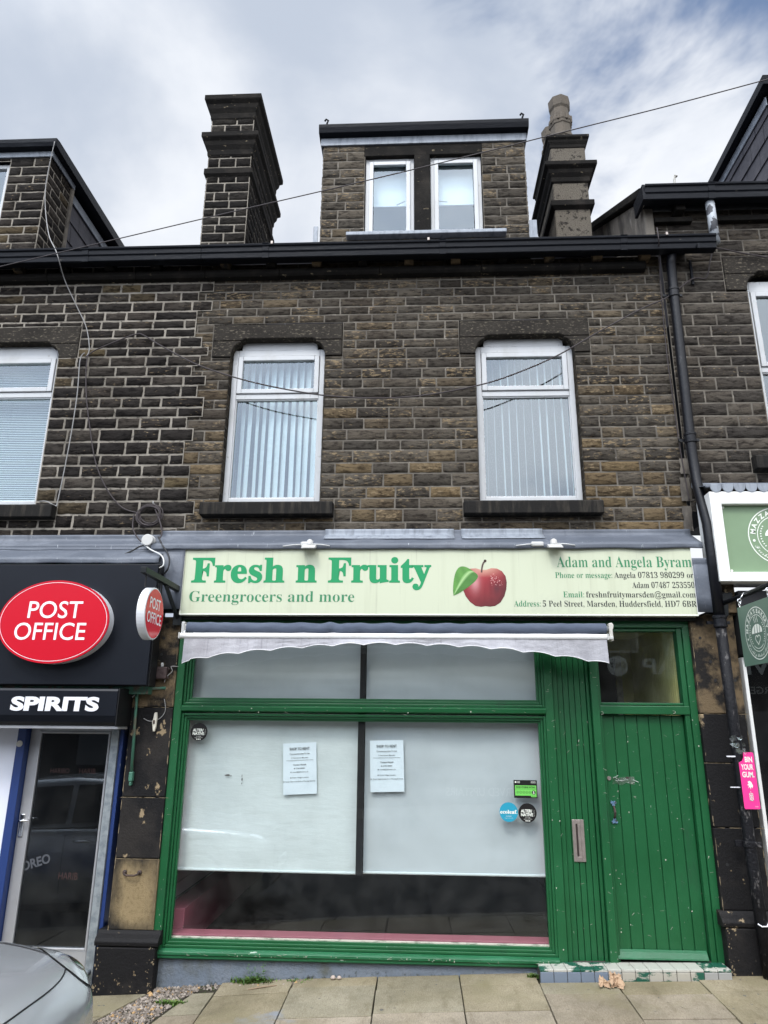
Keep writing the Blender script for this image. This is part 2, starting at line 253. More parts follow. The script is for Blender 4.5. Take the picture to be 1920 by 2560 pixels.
pm('terracotta', (0.105, 0.09, 0.073), 0.9, layers=[(7, 8, 0.45, 0.7, (0.14, 0.115, 0.09), (1, 1, 0.6))], bump=[(60, 0.4)], spec=0.2)
pm('clear_tape', (0.55, 0.60, 0.55), 0.2)
glass('shop_glass', (0.90, 0.93, 0.92), 1.9, 0.016, wob=0.004)
glass('window_glass', (0.84, 0.91, 0.92), 3.3, 0.010, wob=0.06)
glass('door_glass', (0.55, 0.57, 0.57), 2.2, 0.012, wob=0.004)
glass('tape_film', (0.85, 0.92, 0.86), 2.5, 0.10)
# ------------------------------------------------------------------ mesh helpers
class MB:
    def __init__(s): s.v = []; s.f = []; s.mi = []; s.c = []; s.col = (1, 1, 1, 0); s.m = 0
    def vert(s, p): s.v.append(tuple(p)); s.c.append(s.col); return len(s.v)-1
    def face(s, idx): s.f.append(tuple(idx)); s.mi.append(s.m)
    def poly(s, pts): s.face([s.vert(p) for p in pts])
    def box(s, x0, x1, y0, y1, z0, z1):
        a = [s.vert(p) for p in ((x0,y0,z0),(x1,y0,z0),(x1,y1,z0),(x0,y1,z0),(x0,y0,z1),(x1,y0,z1),(x1,y1,z1),(x0,y1,z1))]
        for q in ((0,3,2,1),(4,5,6,7),(0,1,5,4),(1,2,6,5),(2,3,7,6),(3,0,4,7)): s.face([a[i] for i in q])
    def prism(s, pts, y0, y1):
        """(x, z) outline extruded from y0 (front) to y1"""
        n = len(pts); A = [s.vert((x, y0, z)) for x, z in pts]; B = [s.vert((x, y1, z)) for x, z in pts]
        s.face(A); s.face(B[::-1])
        for i in range(n): j = (i+1) % n; s.face((A[j], A[i], B[i], B[j]))
    def extrude_x(s, pts, x0, x1):
        """(y, z) outline extruded along x"""
        n = len(pts); A = [s.vert((x0, y, z)) for y, z in pts]; B = [s.vert((x1, y, z)) for y, z in pts]
        s.face(A); s.face(B[::-1])
        for i in range(n): j = (i+1) % n; s.face((A[j], A[i], B[i], B[j]))
    def tube(s, pts, r, seg=8, caps=True):
        pts = [Vector(p) for p in pts]; rings = []; up = None
        for i, p in enumerate(pts):
            t = (pts[min(i+1, len(pts)-1)]-pts[max(i-1, 0)])
            t = t.normalized() if t.length > 1e-9 else Vector((0, 0, 1))
            if up is None: up = Vector((0, 0, 1)) if abs(t.z) < 0.9 else Vector((0, 1, 0))
            a = t.cross(up)
            if a.length < 1e-4: a = t.cross(Vector((1, 0.2, 0.1)))
            a.normalize(); b = a.cross(t).normalized(); up = b
            rr = r[i] if isinstance(r, (list, tuple)) else r
            rings.append([s.vert(p + a*rr*math.cos(k*2*math.pi/seg) + b*rr*math.sin(k*2*math.pi/seg)) for k in range(seg)])
        for A, B in zip(rings, rings[1:]):
            for k in range(seg): s.face((A[k], A[(k+1) % seg], B[(k+1) % seg], B[k]))
        if caps: s.face(rings[0][::-1]); s.face(rings[-1])
    def lathe(s, prof, c, axis='z', seg=24, flat=1.0):
        """profile (radius, height) turned about an axis through c"""
        rings = []
        for r, h in prof:
            row = []
            for k in range(seg):
                a = 2*math.pi*k/seg; p = (r*math.cos(a), r*math.sin(a), h)
                if axis == 'y': p = (p[0], h, p[1])
                if axis == 'x': p = (h, p[0], p[1])
                row.append(s.vert((c[0]+p[0], c[1]+p[1], c[2]+p[2])))
            rings.append(row)
        for A, B in zip(rings, rings[1:]):
            for k in range(seg): s.face((A[k], A[(k+1) % seg], B[(k+1) % seg], B[k]))
        s.face(rings[0][::-1]); s.face(rings[-1])
    def grid(s, fn, nu, nv):
        I = [[s.vert(fn(i/nu, j/nv)) for j in range(nv+1)] for i in range(nu+1)]
        for i in range(nu):
            for j in range(nv): s.face((I[i][j], I[i+1][j], I[i+1][j+1], I[i][j+1]))
    def build(s, name, mats, parent=None, smooth=False, bevel=0.0, seg=2, fix=True, kind=None):
        me = bpy.data.meshes.new(name); me.from_pydata(s.v, [], s.f)
        if isinstance(mats, str): mats = [mats]
        for m in mats: me.materials.append(MATS[m])
        me.polygons.foreach_set('material_index', s.mi)
        ca = me.color_attributes.new('Col', 'FLOAT_COLOR', 'POINT')
        ca.data.foreach_set('color', [x for c in s.c for x in c])
        if fix:
            bm = bmesh.new(); bm.from_mesh(me); bmesh.ops.recalc_face_normals(bm, faces=bm.faces); bm.to_mesh(me); bm.free()
        if smooth: me.polygons.foreach_set('use_smooth', [True]*len(me.polygons))
        me.update()
        o = bpy.data.objects.new(name, me); COL.objects.link(o)
        if bevel:
            b = o.modifiers.new('edge', 'BEVEL'); b.width = bevel; b.segments = seg; b.limit_method = 'ANGLE'; b.angle_limit = R_(40)
        if parent: adopt(o, parent)
        if kind: o['kind'] = kind
        return o
def adopt(o, p):
    o.parent = p
    o.matrix_parent_inverse = Matrix.Translation(-p.location) if p.type == 'EMPTY' else Matrix.Identity(4)
def tag(o, label, cat, group=None):
    o['label'] = label; o['category'] = cat
    if group: o['group'] = group
    return o
def thing(name, label, cat, loc=(0, 0, 0), group=None):
    o = bpy.data.objects.new(name, None); COL.objects.link(o); o.location = loc; o.empty_display_size = 0.1
    return tag(o, label, cat, group)
def Bx(name, mat, parent, *boxes, bevel=0.003, **k):
    b = MB()
    for q in boxes: b.box(*q)
    return b.build(name, mat, parent, bevel=bevel, **k)
def Bs(name, mat, parent, *boxes, **k):
    return [Bx(name, mat, parent, q, **k) for q in boxes]
def kids(o): return [c for c in list(bpy.data.objects) if c.parent == o]
def serif(s):
    o = ''
    for ch in s:
        if 'A' <= ch <= 'Z': o += chr(0x1D400+ord(ch)-65)
        elif 'a' <= ch <= 'z': o += chr(0x1D41A+ord(ch)-97)
        elif '0' <= ch <= '9': o += chr(0x1D7CE+ord(ch)-48)
        else: o += ch
    return o
def scriptface(s): return ''.join(chr(0x1D4D0+ord(c)-65) if 'A' <= c <= 'Z' else chr(0x1D4EA+ord(c)-97) if 'a' <= c <= 'z' else c for c in s)
def glyphs(s, offset=0.0, shear=0.0):
    """outline of a line of writing as a flat mesh: (verts [(x, y)], faces); size 1"""
    c = bpy.data.curves.new('writing', 'FONT'); c.body = s; c.offset = offset; c.shear = shear; c.size = 1; c.resolution_u = 4
    o = bpy.data.objects.new('writing', c); COL.objects.link(o); bpy.context.view_layer.update()
    me = bpy.data.meshes.new_from_object(o.evaluated_get(bpy.context.evaluated_depsgraph_get()))
    v = [(p.co.x, p.co.y) for p in me.vertices]; f = [tuple(p.vertices) for p in me.polygons]
    bpy.data.objects.remove(o); bpy.data.curves.remove(c); bpy.data.meshes.remove(me)
    return v, f
CAP = {}
def text(mb, s, x, z, h, put, w=None, align='l', face='sans', offset=0.0, shear=0.0):
    """write s into mb: left end x, baseline z, capital height h, width w if given; put(x, z) -> 3-D point. Returns the width."""
    t = serif(s) if face == 'serif' else scriptface(s) if face == 'script' else s
    key = (face, offset)
    if key not in CAP:
        hv, _ = glyphs(serif('H') if face == 'serif' else 'H', offset); CAP[key] = max(p[1] for p in hv)
    v, f = glyphs(t, offset, shear)
    xs = [p[0] for p in v]; lo, hi = min(xs), max(xs); k = h/CAP[key]; kx = (w/(hi-lo)) if w else k
    W = (hi-lo)*kx; ox = x if align == 'l' else x-W if align == 'r' else x-W/2
    base = len(mb.v)
    for px, py in v: mb.vert(put(ox+(px-lo)*kx, z+py*k))
    for q in f: mb.face([base+i for i in q])
    return W
def width_of(s, h, face, offset=0.0):
    m = MB(); return text(m, s, 0, 0, h, lambda a, b: (a, 0, b), face=face, offset=offset)
def arc_text(mb, s, cx, cz, r, h, a_mid, put, kx=1.0, track=1.0, face='sans', offset=0.0, inside=False):
    """writing on a circle, read clockwise over the top"""
    ws = []
    for ch in s:
        if ch == ' ': ws.append(h*0.45); continue
        ws.append(width_of(ch, h, face, offset)+h*0.16*track)
    tot = sum(ws); ang = -tot/2/r
    for ch, w in zip(s, ws):
        a = ang+w/2/r
        if ch != ' ':
            if inside: th = a_mid+a; fn = lambda X, Z: put(cx+((r-Z+h)*math.sin(th)*1 + X*math.cos(th))*kx if False else cx+((r-Z)*math.sin(th)+X*math.cos(th))*kx, cz-((r-Z)*math.cos(th))+X*math.sin(th))
            else: th = a_mid+a; fn = lambda X, Z: put(cx+((r+Z)*math.sin(th)+X*math.cos(th))*kx, cz+(r+Z)*math.cos(th)-X*math.sin(th))
            text(mb, ch, 0, 0, h, fn, align='c', face=face, offset=offset)
        ang += w/r
def ring(mb, cx, cz, ro, ri, put, kx=1.0, seg=48):
    A = [mb.vert(put(cx+ro*kx*math.cos(2*math.pi*k/seg), cz+ro*math.sin(2*math.pi*k/seg))) for k in range(seg)]
    B = [mb.vert(put(cx+ri*kx*math.cos(2*math.pi*k/seg), cz+ri*math.sin(2*math.pi*k/seg))) for k in range(seg)]
    for k in range(seg): mb.face((A[k], A[(k+1) % seg], B[(k+1) % seg], B[k]))
def disc(mb, cx, cz, r, put, kx=1.0, seg=40): mb.poly([put(cx+r*kx*math.cos(2*math.pi*k/seg), cz+r*math.sin(2*math.pi*k/seg)) for k in range(seg)])
def stroke(mb, pts, w, put):
    """a drawn line of width w through (x, z) points"""
    for (a, b), (c, d) in zip(pts, pts[1:]):
        L = math.hypot(c-a, d-b) or 1e-6; nx, nz = -(d-b)/L*w/2, (c-a)/L*w/2
        mb.poly([put(a+nx, b+nz), put(a-nx, b-nz), put(c-nx, d-nz), put(c+nx, d+nz)])
# ------------------------------------------------------------------ coursed stone
def lerp(a, b, t): return tuple(p+(q-p)*t for p, q in zip(a, b))
def rects_minus(x0, x1, z0, z1, holes):
    """the rectangle less the holes, as rectangles (each course cut round its openings)"""
    xs = sorted({x0, x1, *[min(max(h[i], x0), x1) for h in holes for i in (0, 1) if h[2] < z1 and h[3] > z0]})
    out = []
    for a, b in zip(xs, xs[1:]):
        if b-a < 1e-4: continue
        m = (a+b)/2; segs = [(z0, z1)]
        for h in holes:
            if h[0] <= m <= h[1]:
                new = []
                for p, q in segs:
                    if h[3] <= p or h[2] >= q: new.append((p, q)); continue
                    if h[2] > p: new.append((p, h[2]))
                    if h[3] < q: new.append((h[3], q))
                segs = new
        out += [(a, b, p, q) for p, q in segs if q-p > 0.02]
    res = []
    for r in out:
        if res and abs(res[-1][1]-r[0]) < 1e-6 and res[-1][2:] == r[2:]: res[-1] = (res[-1][0], r[1], r[2], r[3])
        else: res.append(r)
    return res
def stone(mb, x0, x1, z0, z1, put, proud, rng, rough=0.006, jit=0.008):
    w, h = x1-x0, z1-z0
    if w < 0.02 or h < 0.02: return
    nx = max(4, int(w/0.032)); nz = 5; sd = rng.uniform(0, 900)
    rad = min(0.024, h*0.3)
    I = []
    for i in range(nx+1):
        u = i/nx; row = []
        for j in range(nz+1):
            v = j/nz
            # pull the first and last rows close to the edge so the arris is tight
            uu = u if 0 < i < nx else u; x = x0+w*uu; z = z0+h*v
            if i == 1: x = x0+min(0.006, w*0.2)
            if i == nx-1: x = x1-min(0.006, w*0.2)
            if j == 1: z = z0+min(0.006, h*0.2)
            if j == nz-1: z = z1-min(0.006, h*0.2)
            n1 = noise.noise(Vector((x*14, z*22, sd))); n2 = noise.noise(Vector((x*45, z*60, sd+9)))
            e = min(i, nx-i, j, nz-j)
            if e == 0:
                x += jit*noise.noise(Vector((z*30, sd, x*9))); z += jit*noise.noise(Vector((x*22, sd+4, z*9))); d = -0.005
            else: d = proud+rough*(n1*1.3+n2*0.7)-(0.0015 if e == 1 else 0)
            row.append(mb.vert(put(x, d, z)))
        I.append(row)
    for i in range(nx):
        for j in range(nz): mb.face((I[i][j], I[i+1][j], I[i+1][j+1], I[i][j+1]))
def coursed(mb, x0, x1, z0, z1, holes, put, seed, course, length, joint, proud, tint, mortar=1, x0j=None, x1j=None, rough=0.006, jit=0.008):
    """courses of stone over a bed of mortar: mb gets stones (material 0) and mortar (material `mortar`)"""
    rng = random.Random(seed); z = z0; k = 0
    while z < z1-0.03:
        h = course(z)*rng.uniform(0.86, 1.14)
        if z1-(z+h) < 0.05: h = z1-z
        a = x0+(x0j(k, rng) if x0j else 0); b = x1+(x1j(k, rng) if x1j else 0)
        for (ra, rb, rz0, rz1) in rects_minus(a, b, z, z+h, holes):
            x = ra; first = True
            while x < rb-0.01:
                L = rng.uniform(*length)*(0.55 if first and k % 2 else 1.0); first = False
                if rb-(x+L) < 0.11: L = rb-x
                mb.m = 0; mb.col = tint((x+L/2), (rz0+rz1)/2, rng)
                stone(mb, x+joint/2, min(x+L, rb)-joint/2, rz0+joint/2, rz1-joint/2, put, proud, rng, rough, jit)
                x += L
        mb.m = mortar; mb.col = (1, 1, 1, 0)
        for (ra, rb, rz0, rz1) in rects_minus(a, b, z, z+h, holes): mb.poly([put(ra, 0, rz0), put(rb, 0, rz0), put(rb, 0, rz1), put(ra, 0, rz1)])
        mb.m = 0; z += h; k += 1
def facade(Y): return lambda x, d, z: (x, Y-d, z)
def tint_left(x, z, rng):
    t = rng.random(); c = lerp((0.026, 0.023, 0.021), (0.070, 0.060, 0.050), t*t)
    if rng.random() < 0.05: c = lerp(c, (0.12, 0.092, 0.052), rng.uniform(0.4, 1))
    return (*c, rng.uniform(-0.06, 0.08))
def tint_chimney(x, z, rng):
    t = rng.random(); return (*lerp((0.014, 0.0125, 0.0115), (0.042, 0.037, 0.031), t*t), rng.uniform(-0.08, 0.03))
def tint_mid(x, z, rng):
    t = rng.random(); c = lerp((0.060, 0.053, 0.044), (0.120, 0.102, 0.079), t**1.2)
    if z > 4.76: c = lerp(c, (0.20, 0.155, 0.095), rng.uniform(0.3, 0.9))  # paler ochre under the gutter makes up in colour for the soffit's shadow
    low = max(0.0, min(1.0, (3.6-z)/1.4))
    if rng.random() < 0.05+0.30*low: c = lerp(c, (0.19, 0.135, 0.070), rng.uniform(0.25, 0.9)*(0.5+0.5*low))
    return (*c, rng.uniform(-0.02, 0.16))
def tint_right(x, z, rng):
    t = rng.random(); c = lerp((0.052, 0.046, 0.040), (0.115, 0.098, 0.078), t**1.3)
    return (*c, rng.uniform(-0.06, 0.08))
Y0 = 6.70            # face of the terrace's upper walls
XA, XB = -2.32, 2.62  # party lines left and right of the greengrocer
EAVES = 4.70
# ------------------------------------------------------------------ ground
def gz(x, y):
    xs = (-60, -8, -2.7, -2.15, -0.78, 0.93, 2.45, 4, 9, 60); zs = (-5.0, -2.42, -2.115, -2.085, -1.985, -1.915, -1.868, -1.83, -1.68, 1.2)
    x = max(xs[0], min(xs[-1], x))
    for i in range(len(xs)-1):
        if x <= xs[i+1]:
            z = zs[i]+(zs[i+1]-zs[i])*(x-xs[i])/(xs[i+1]-xs[i]); break
    return z-0.028*(6.5-max(y, 4.6))
KERB = 4.70
def sheet(name, xs, ys, dz, mat, kind='structure', amp=0.0):
    b = MB(); I = [[b.vert((x, y, gz(x, y)+dz)) for y in ys] for x in xs]
    for i in range(len(xs)-1):
        for j in range(len(ys)-1): b.face((I[i][j], I[i+1][j], I[i+1][j+1], I[i][j+1]))
    return b.build(name, mat, kind=kind, smooth=True)
XS = [-60, -30, -15, -8, -5, -4, -3.3, -2.7, -2.15, -1.5, -0.78, 0.1, 0.93, 1.7, 2.45, 4, 6, 9, 20, 60]
sheet('road', XS, [-400, -60, -4.2, 0, 3, KERB-0.12], -0.04, 'asphalt')
sheet('pavement_bed', XS, [KERB, 5.2, 5.6, 6, 6.4, 6.9, 7.4], -0.022, 'joint_dirt')
sheet('opposite_pavement', XS, [-6.4, -4.2], 0.0, 'kerb_stone')
b = MB()
for k in range(-30, 31):
    xa, xb = k*0.92+0.006, k*0.92+0.914
    q = [(xa, KERB-0.13), (xb, KERB-0.13), (xb, KERB-0.006), (xa, KERB-0.006)]
    lo = [b.vert((x, y, gz(x, 4.7)-0.2)) for x, y in q]; hi = [b.vert((x, y, gz(x, 4.7)+0.0)) for x, y in q]
    b.face(hi)
    for i in range(4): b.face((lo[i], lo[(i+1) % 4], hi[(i+1) % 4], hi[i]))
b.build('kerb', 'kerb_stone', bevel=0.012, kind='structure')
# flagstones: continuous joints run out from the wall, cross joints break from strip to strip
b = MB(); rng = random.Random(5)
JX = [-1.62, -1.02, -0.34, 0.32, 0.93, 1.52, 2.16, 2.78, 3.4, 4.05, 4.7, 5.4]
def flag(x0, x1, y0, y1, cut=None):
    g = 0.0045; t = rng.uniform(0, 1); c = lerp((0.27, 0.225, 0.165), (0.39, 0.335, 0.26), t)
    if rng.random() < 0.25: c = lerp(c, (0.30, 0.285, 0.25), 0.6)
    if y1 > 6.2 or (cut and cut[2][1] > 6.2): c = lerp(c, (0.27, 0.235, 0.125), 0.4)
    b.col = (*c, 0); dz = rng.uniform(-0.003, 0.004)
    P = cut or [(x0+g, y0+g), (x1-g, y0+g), (x1-g, y1-g), (x0+g, y1-g)]
    n = len(P); top = [b.vert((x+rng.uniform(-.003, .003), y+rng.uniform(-.004, .004), gz(x, y)+dz)) for x, y in P]; bot = [b.vert((x, y, gz(x, y)-0.06)) for x, y in P]
    b.face(top)
    for i in range(n): b.face((top[i], bot[i], bot[(i+1) % n], top[(i+1) % n]))
for i, (xa, xb) in enumerate(zip(JX, JX[1:])):
    ye = 6.62 if xa < 0.9 else 6.41 if xb < 2.3 else 6.5
    y = ye; first = True
    while y > KERB+0.02:
        d = rng.uniform(0.20, 0.34) if first else rng.uniform(0.42, 0.62); first = False
        ya = max(KERB, y-d)
        if ya-KERB < 0.15: ya = KERB
        flag(xa, xb, ya, y); y = ya
# the strip by the gravel is cut on a slant
flag(0, 0, 0, 0, [(-1.91, 6.02), (-1.627, 6.02), (-1.627, 6.42), (-1.80, 6.42)])
flag(0, 0, 0, 0, [(-2.02, 5.50), (-1.627, 5.50), (-1.627, 6.005), (-1.915, 6.005)])
flag(0, 0, 0, 0, [(-2.14, 4.71), (-1.627, 4.71), (-1.627, 5.485), (-2.025, 5.485)])
for (xa, xb, ya, yb) in ((-3.95, -3.31, 4.71, 5.5), (-3.95, -3.31, 5.51, 6.7), (-4.6, -3.96, 4.71, 5.8), (-4.6, -3.96, 5.81, 6.7), (-5.4, -4.61, 4.71, 6.7), (-3.3, -2.72, 6.45, 6.74)): flag(xa, xb, ya, yb)
for cut in ([(-3.3, 6.06), (-2.365, 6.06), (-2.19, 6.46), (-3.3, 6.46)], [(-3.3, 5.40), (-2.645, 5.40), (-2.37, 6.045), (-3.3, 6.045)], [(-3.3, 4.71), (-2.93, 4.71), (-2.65, 5.385), (-3.3, 5.385)]): flag(0, 0, 0, 0, cut)
b.build('pavement', 'paving', bevel=0.004, kind='structure')
# ------------------------------------------------------------------ windows, gutters and other repeated parts of the houses
def rectframe(b, x0, x1, z0, z1, t, y0, y1, tb=None, tt=None):
    tb = tb or t; tt = tt or t
    b.box(x0, x0+t, y0, y1, z0, z1); b.box(x1-t, x1, y0, y1, z0, z1)
    b.box(x0+t, x1-t, y0, y1, z0, z0+tb); b.box(x0+t, x1-t, y0, y1, z1-tt, z1)
def upvc(parent, x0, x1, z0, z1, y, tr=None, blind='vertical', ang=35, seed=0, tt=0.055, head=None):
    """white window: frame, opening top light, panes, blind"""
    zh = z1
    if head: z1 = head
    b = MB(); rectframe(b, x0, x1, z0, z1, 0.058, y, y+0.07, tb=0.05, tt=tt)
    if head: b.box(x0+0.09, x1-0.09, y+0.012, y+0.07, z1+0.002, zh)
    if tr: b.box(x0+0.058, x1-0.058, y+0.002, y+0.07, tr-0.03, tr+0.03)
    w = b.build('window' if parent.type == 'EMPTY' else 'window_frame', 'white_upvc', parent, bevel=0.006)
    if parent.type != 'EMPTY': w = parent      # a dormer's window is already a sub-part: its pieces go beside it
    xa, xb = x0+0.058, x1-0.058
    if tr:
        b = MB(); s0, s1 = tr+0.034, z1-tt-0.004; rectframe(b, xa+0.004, xb-0.004, s0, s1, 0.052, y-0.014, y+0.04)
        b.build('opening_sash', 'white_upvc', w, bevel=0.007)
        p = MB(); p.poly([(xa+0.05, y+0.02, s0+0.05), (xb-0.05, y+0.02, s0+0.05), (xb-0.05, y+0.02, s1-0.05), (xa+0.05, y+0.02, s1-0.05)]); p.build('pane', 'window_glass', w, fix=False)
        p = MB(); p.poly([(xa-0.005, y+0.035, z0+0.045), (xb+0.005, y+0.035, z0+0.045), (xb+0.005, y+0.035, tr-0.025), (xa-0.005, y+0.035, tr-0.025)]); p.build('pane', 'window_glass', w, fix=False)
        b = MB(); rectframe(b, xa, xb, z0+0.05, tr-0.03, 0.012, y+0.012, y+0.04); b.build('glazing_bead', 'white_upvc', w, bevel=0.003)
    else:
        p = MB(); p.poly([(xa-0.005, y+0.03, z0+0.045), (xb+0.005, y+0.03, z0+0.045), (xb+0.005, y+0.03, z1-tt+0.005), (xa-0.005, y+0.03, z1-tt+0.005)]); p.build('pane', 'window_glass', w, fix=False)
    rng = random.Random(seed); yb = y+0.15
    if blind == 'vertical':
        b = MB(); n = 13; pitch = (x1-x0)/n
        for k in range(n):
            cx = x0+pitch*(k+0.5); a = R_(ang+rng.uniform(-7, 7)); hw = 0.0445; ty = rng.uniform(-.012, .012)
            def fn(u, v, cx=cx, a=a, ty=ty):
                s = (u-0.5)*2*hw; bow = 0.006*(1-(2*u-1)**2)
                return (cx+s*math.cos(a)-bow*math.sin(a)+ty*(1-v)*0.8, yb+s*math.sin(a)+bow*math.cos(a), z0+0.03+v*(z1-z0-0.1))
            b.grid(fn, 4, 1)
        b.box(x0, x1, yb-0.02, yb+0.02, z1-0.065, z1-0.02)
        b.build('vertical_blind', 'slat_white', w, smooth=True, fix=False)
    elif blind == 'venetian':
        b = MB(); z = z0+0.04
        while z < z1-0.06:
            b.poly([(x0+0.02, yb-0.010, z), (x1-0.02, yb-0.010, z), (x1-0.02, yb+0.010, z+0.017), (x0+0.02, yb+0.010, z+0.017)]); z += 0.0205
        b.build('venetian_blind', 'slat_white', w, fix=False)
    elif blind == 'roller':
        b = MB(); zb = z0+(z1-z0)*ang; b.poly([(x0, yb, zb), (x1, yb, zb), (x1, yb, z1), (x0, yb, z1)]); b.box(x0, x1, yb-0.008, yb+0.008, zb-0.02, zb)
        b.build('roller_blind', 'net_white', w)
    z1 = zh
    # the room behind, seen dim through the glass
    b = MB(); d = 1.6
    b.poly([(x0-0.3, y+d, z0-0.4), (x1+0.3, y+d, z0-0.4), (x1+0.3, y+d, z1+0.3), (x0-0.3, y+d, z1+0.3)])
    b.poly([(x0-0.3, y+0.25, z0-0.4), (x0-0.3, y+d, z0-0.4), (x0-0.3, y+d, z1+0.3), (x0-0.3, y+0.25, z1+0.3)])
    b.poly([(x1+0.3, y+0.25, z0-0.4), (x1+0.3, y+d, z0-0.4), (x1+0.3, y+d, z1+0.3), (x1+0.3, y+0.25, z1+0.3)])
    b.poly([(x0-0.3, y+0.25, z1+0.3), (x1+0.3, y+0.25, z1+0.3), (x1+0.3, y+d, z1+0.3), (x0-0.3, y+d, z1+0.3)])
    b.poly([(x0-0.3, y+0.25, z0-0.4), (x1+0.3, y+0.25, z0-0.4), (x1+0.3, y+d, z0-0.4), (x0-0.3, y+d, z0-0.4)])
    b.build('room', 'room_dark', w)
    return w
def lintel(parent, x0, x1, xl, xr, ztop, zsh, zbot, soff, y):
    """two-piece shouldered lintel over the opening x0..x1: long top stone and a curved shoulder stone each side"""
    b = MB(); b.prism([(xl, zsh+0.003), (xr, zsh+0.003), (xr, ztop), (xl, ztop)] if False else [(xl, zsh+0.003), (x0+0.10, zsh+0.003), (x0+0.14, soff), (x1-0.14, soff), (x1-0.10, zsh+0.003), (xr, zsh+0.003), (xr, ztop), (xl, ztop)], y-0.008, y+0.13)
    b.build('lintel', 'lintel_stone', parent, bevel=0.010)
    for sgn, xa, xo in ((1, x0, xl), (-1, x1, xr)):
        b = MB(); pts = [(xo, zbot), (xa-0.0*sgn, zbot)]
        for k in range(7):
            a = k/6*math.pi/2; pts.append((xa+sgn*(0.10-0.10*math.cos(a)), zbot+(zsh-zbot-0.02)*math.sin(a)))
        pts += [(xa+sgn*0.10, zsh), (xo, zsh)]
        if sgn < 0: pts = pts[::-1]
        b.prism(pts, y-0.006, y+0.13); b.build('lintel_shoulder', 'lintel_stone', parent, bevel=0.008)
def window_hole(x0, x1, z0, zbot, ztop, xl, xr): return [(x0, x1, z0, zbot), (xl, xr, zbot, ztop)]
def reveal(parent, x0, x1, z0, z1, y, mat='stone'):
    rng = random.Random(int(x0*100))
    for xw in (x0, x1):
        b = MB(); z = z0; sg_ = 1 if xw == x0 else -1
        while z < z1:
            h = min(0.12, z1-z); c = lerp((0.034, 0.029, 0.024), (0.10, 0.082, 0.06), rng.random()); b.col = (*c, 0.02)
            b.poly([(xw, y, z+.006), (xw, y+0.14, z+.006), (xw, y+0.14, z+h-.006), (xw, y, z+h-.006)]); z += h
        b.m = 1; b.col = (1, 1, 1, 0); xm = xw-.004*sg_
        b.poly([(xm, y+.003, z0), (xm, y+0.14, z0), (xm, y+0.14, z1), (xm, y+.003, z1)])
        b.build('window_reveal', [mat, 'tan_mortar'], parent)
def gutter(parent, x0, x1, yf, ztop, h, name='gutter', mat='dark_gutter', joints=1.9):
    """ogee iron gutter on a timber soffit"""
    b = MB(); pr = [(yf, ztop), (yf+0.004, ztop-0.022), (yf+0.02, ztop-0.03), (yf+0.022, ztop-h*0.52), (yf+0.035, ztop-h*0.60), (yf+0.038, ztop-h*0.96), (yf+0.05, ztop-h), (yf+0.13, ztop-h), (yf+0.14, ztop-0.02), (yf+0.125, ztop-0.02), (yf+0.12, ztop-h*0.6), (yf+0.05, ztop-h*0.6), (yf+0.016, ztop-0.01), (yf+0.01, ztop)]
    b.extrude_x(pr, x0, x1)
    x = x0+0.7
    while x < x1-0.3:
        b.extrude_x([(yf-0.006, ztop+0.004), (yf+0.014, ztop-0.034), (yf+0.016, ztop-h*0.53), (yf+0.030, ztop-h*0.61), (yf+0.034, ztop-h-0.004), (yf+0.06, ztop-h-0.004), (yf+0.06, ztop+0.004)], x-0.035, x+0.035); x += joints
    return b.build(name, mat, parent, bevel=0.003)
def slate_roof(parent, x0, x1, y0, z0, y1, z1, seed=1, name='roof'):
    b = MB(); rng = random.Random(seed); L = math.hypot(y1-y0, z1-z0); n = int(L/0.24); th = Vector((0, (y1-y0)/L, (z1-z0)/L)); nr = Vector((0, -th.z, th.y))
    for r in range(n):
        p0 = Vector((0, y0, z0))+th*(r*L/n); x = x0-(0.15 if r % 2 else 0)
        while x < x1:
            xa, xb = max(x, x0), min(x+0.3, x1); t = nr*(0.012+rng.uniform(0, .004)); e = th*(L/n+0.05)
            if xb-xa > 0.02:
                q = [Vector((xa+.002, 0, 0))+p0+t, Vector((xb-.002, 0, 0))+p0+t, Vector((xb-.002, 0, 0))+p0+e, Vector((xa+.002, 0, 0))+p0+e]; b.poly(q)
                b.poly([q[0], q[0]-t, q[1]-t, q[1]])
            x += 0.3
    b.poly([(x0, y0, z0-0.02), (x1, y0, z0-0.02), (x1, y1, z1-0.02), (x0, y1, z1-0.02)])
    yb = y1+(y1-y0); b.poly([(x0, y1, z1), (x1, y1, z1), (x1, yb, z0), (x0, yb, z0)])
    return b.build(name, 'slate', parent, fix=False)
def slate_cheek(parent, x, y0, y1, z0, z1, sgn, name='slate_cheek', seed=0):
    """slates hung on a dormer's side at plane x; sgn is the way they face"""
    b = MB(); rng = random.Random(seed); rows = max(3, int((z1-z0)/0.24)); dz = (z1-z0)/rows
    for r in range(rows):
        y = y0-(0.17 if r % 2 else 0)
        while y < y1:
            ya, yb = max(y, y0), min(y+0.34, y1)
            if yb-ya > 0.02:
                t = 0.014+rng.uniform(0, .006); za, zb = z0+r*dz, z0+(r+1)*dz+0.04
                b.poly([(x+sgn*(t+.006), ya+.003, za), (x+sgn*(t+.006), yb-.003, za), (x+sgn*0.004, yb-.003, zb), (x+sgn*0.004, ya+.003, zb)])
                b.poly([(x+sgn*(t+.006), ya+.003, za), (x, ya+.003, za), (x, yb-.003, za), (x+sgn*(t+.006), yb-.003, za)])
            y += 0.34
    b.poly([(x, y0, z0), (x, y1, z0), (x, y1, z1), (x, y0, z1)])
    return b.build(name, 'slate', parent, fix=False)
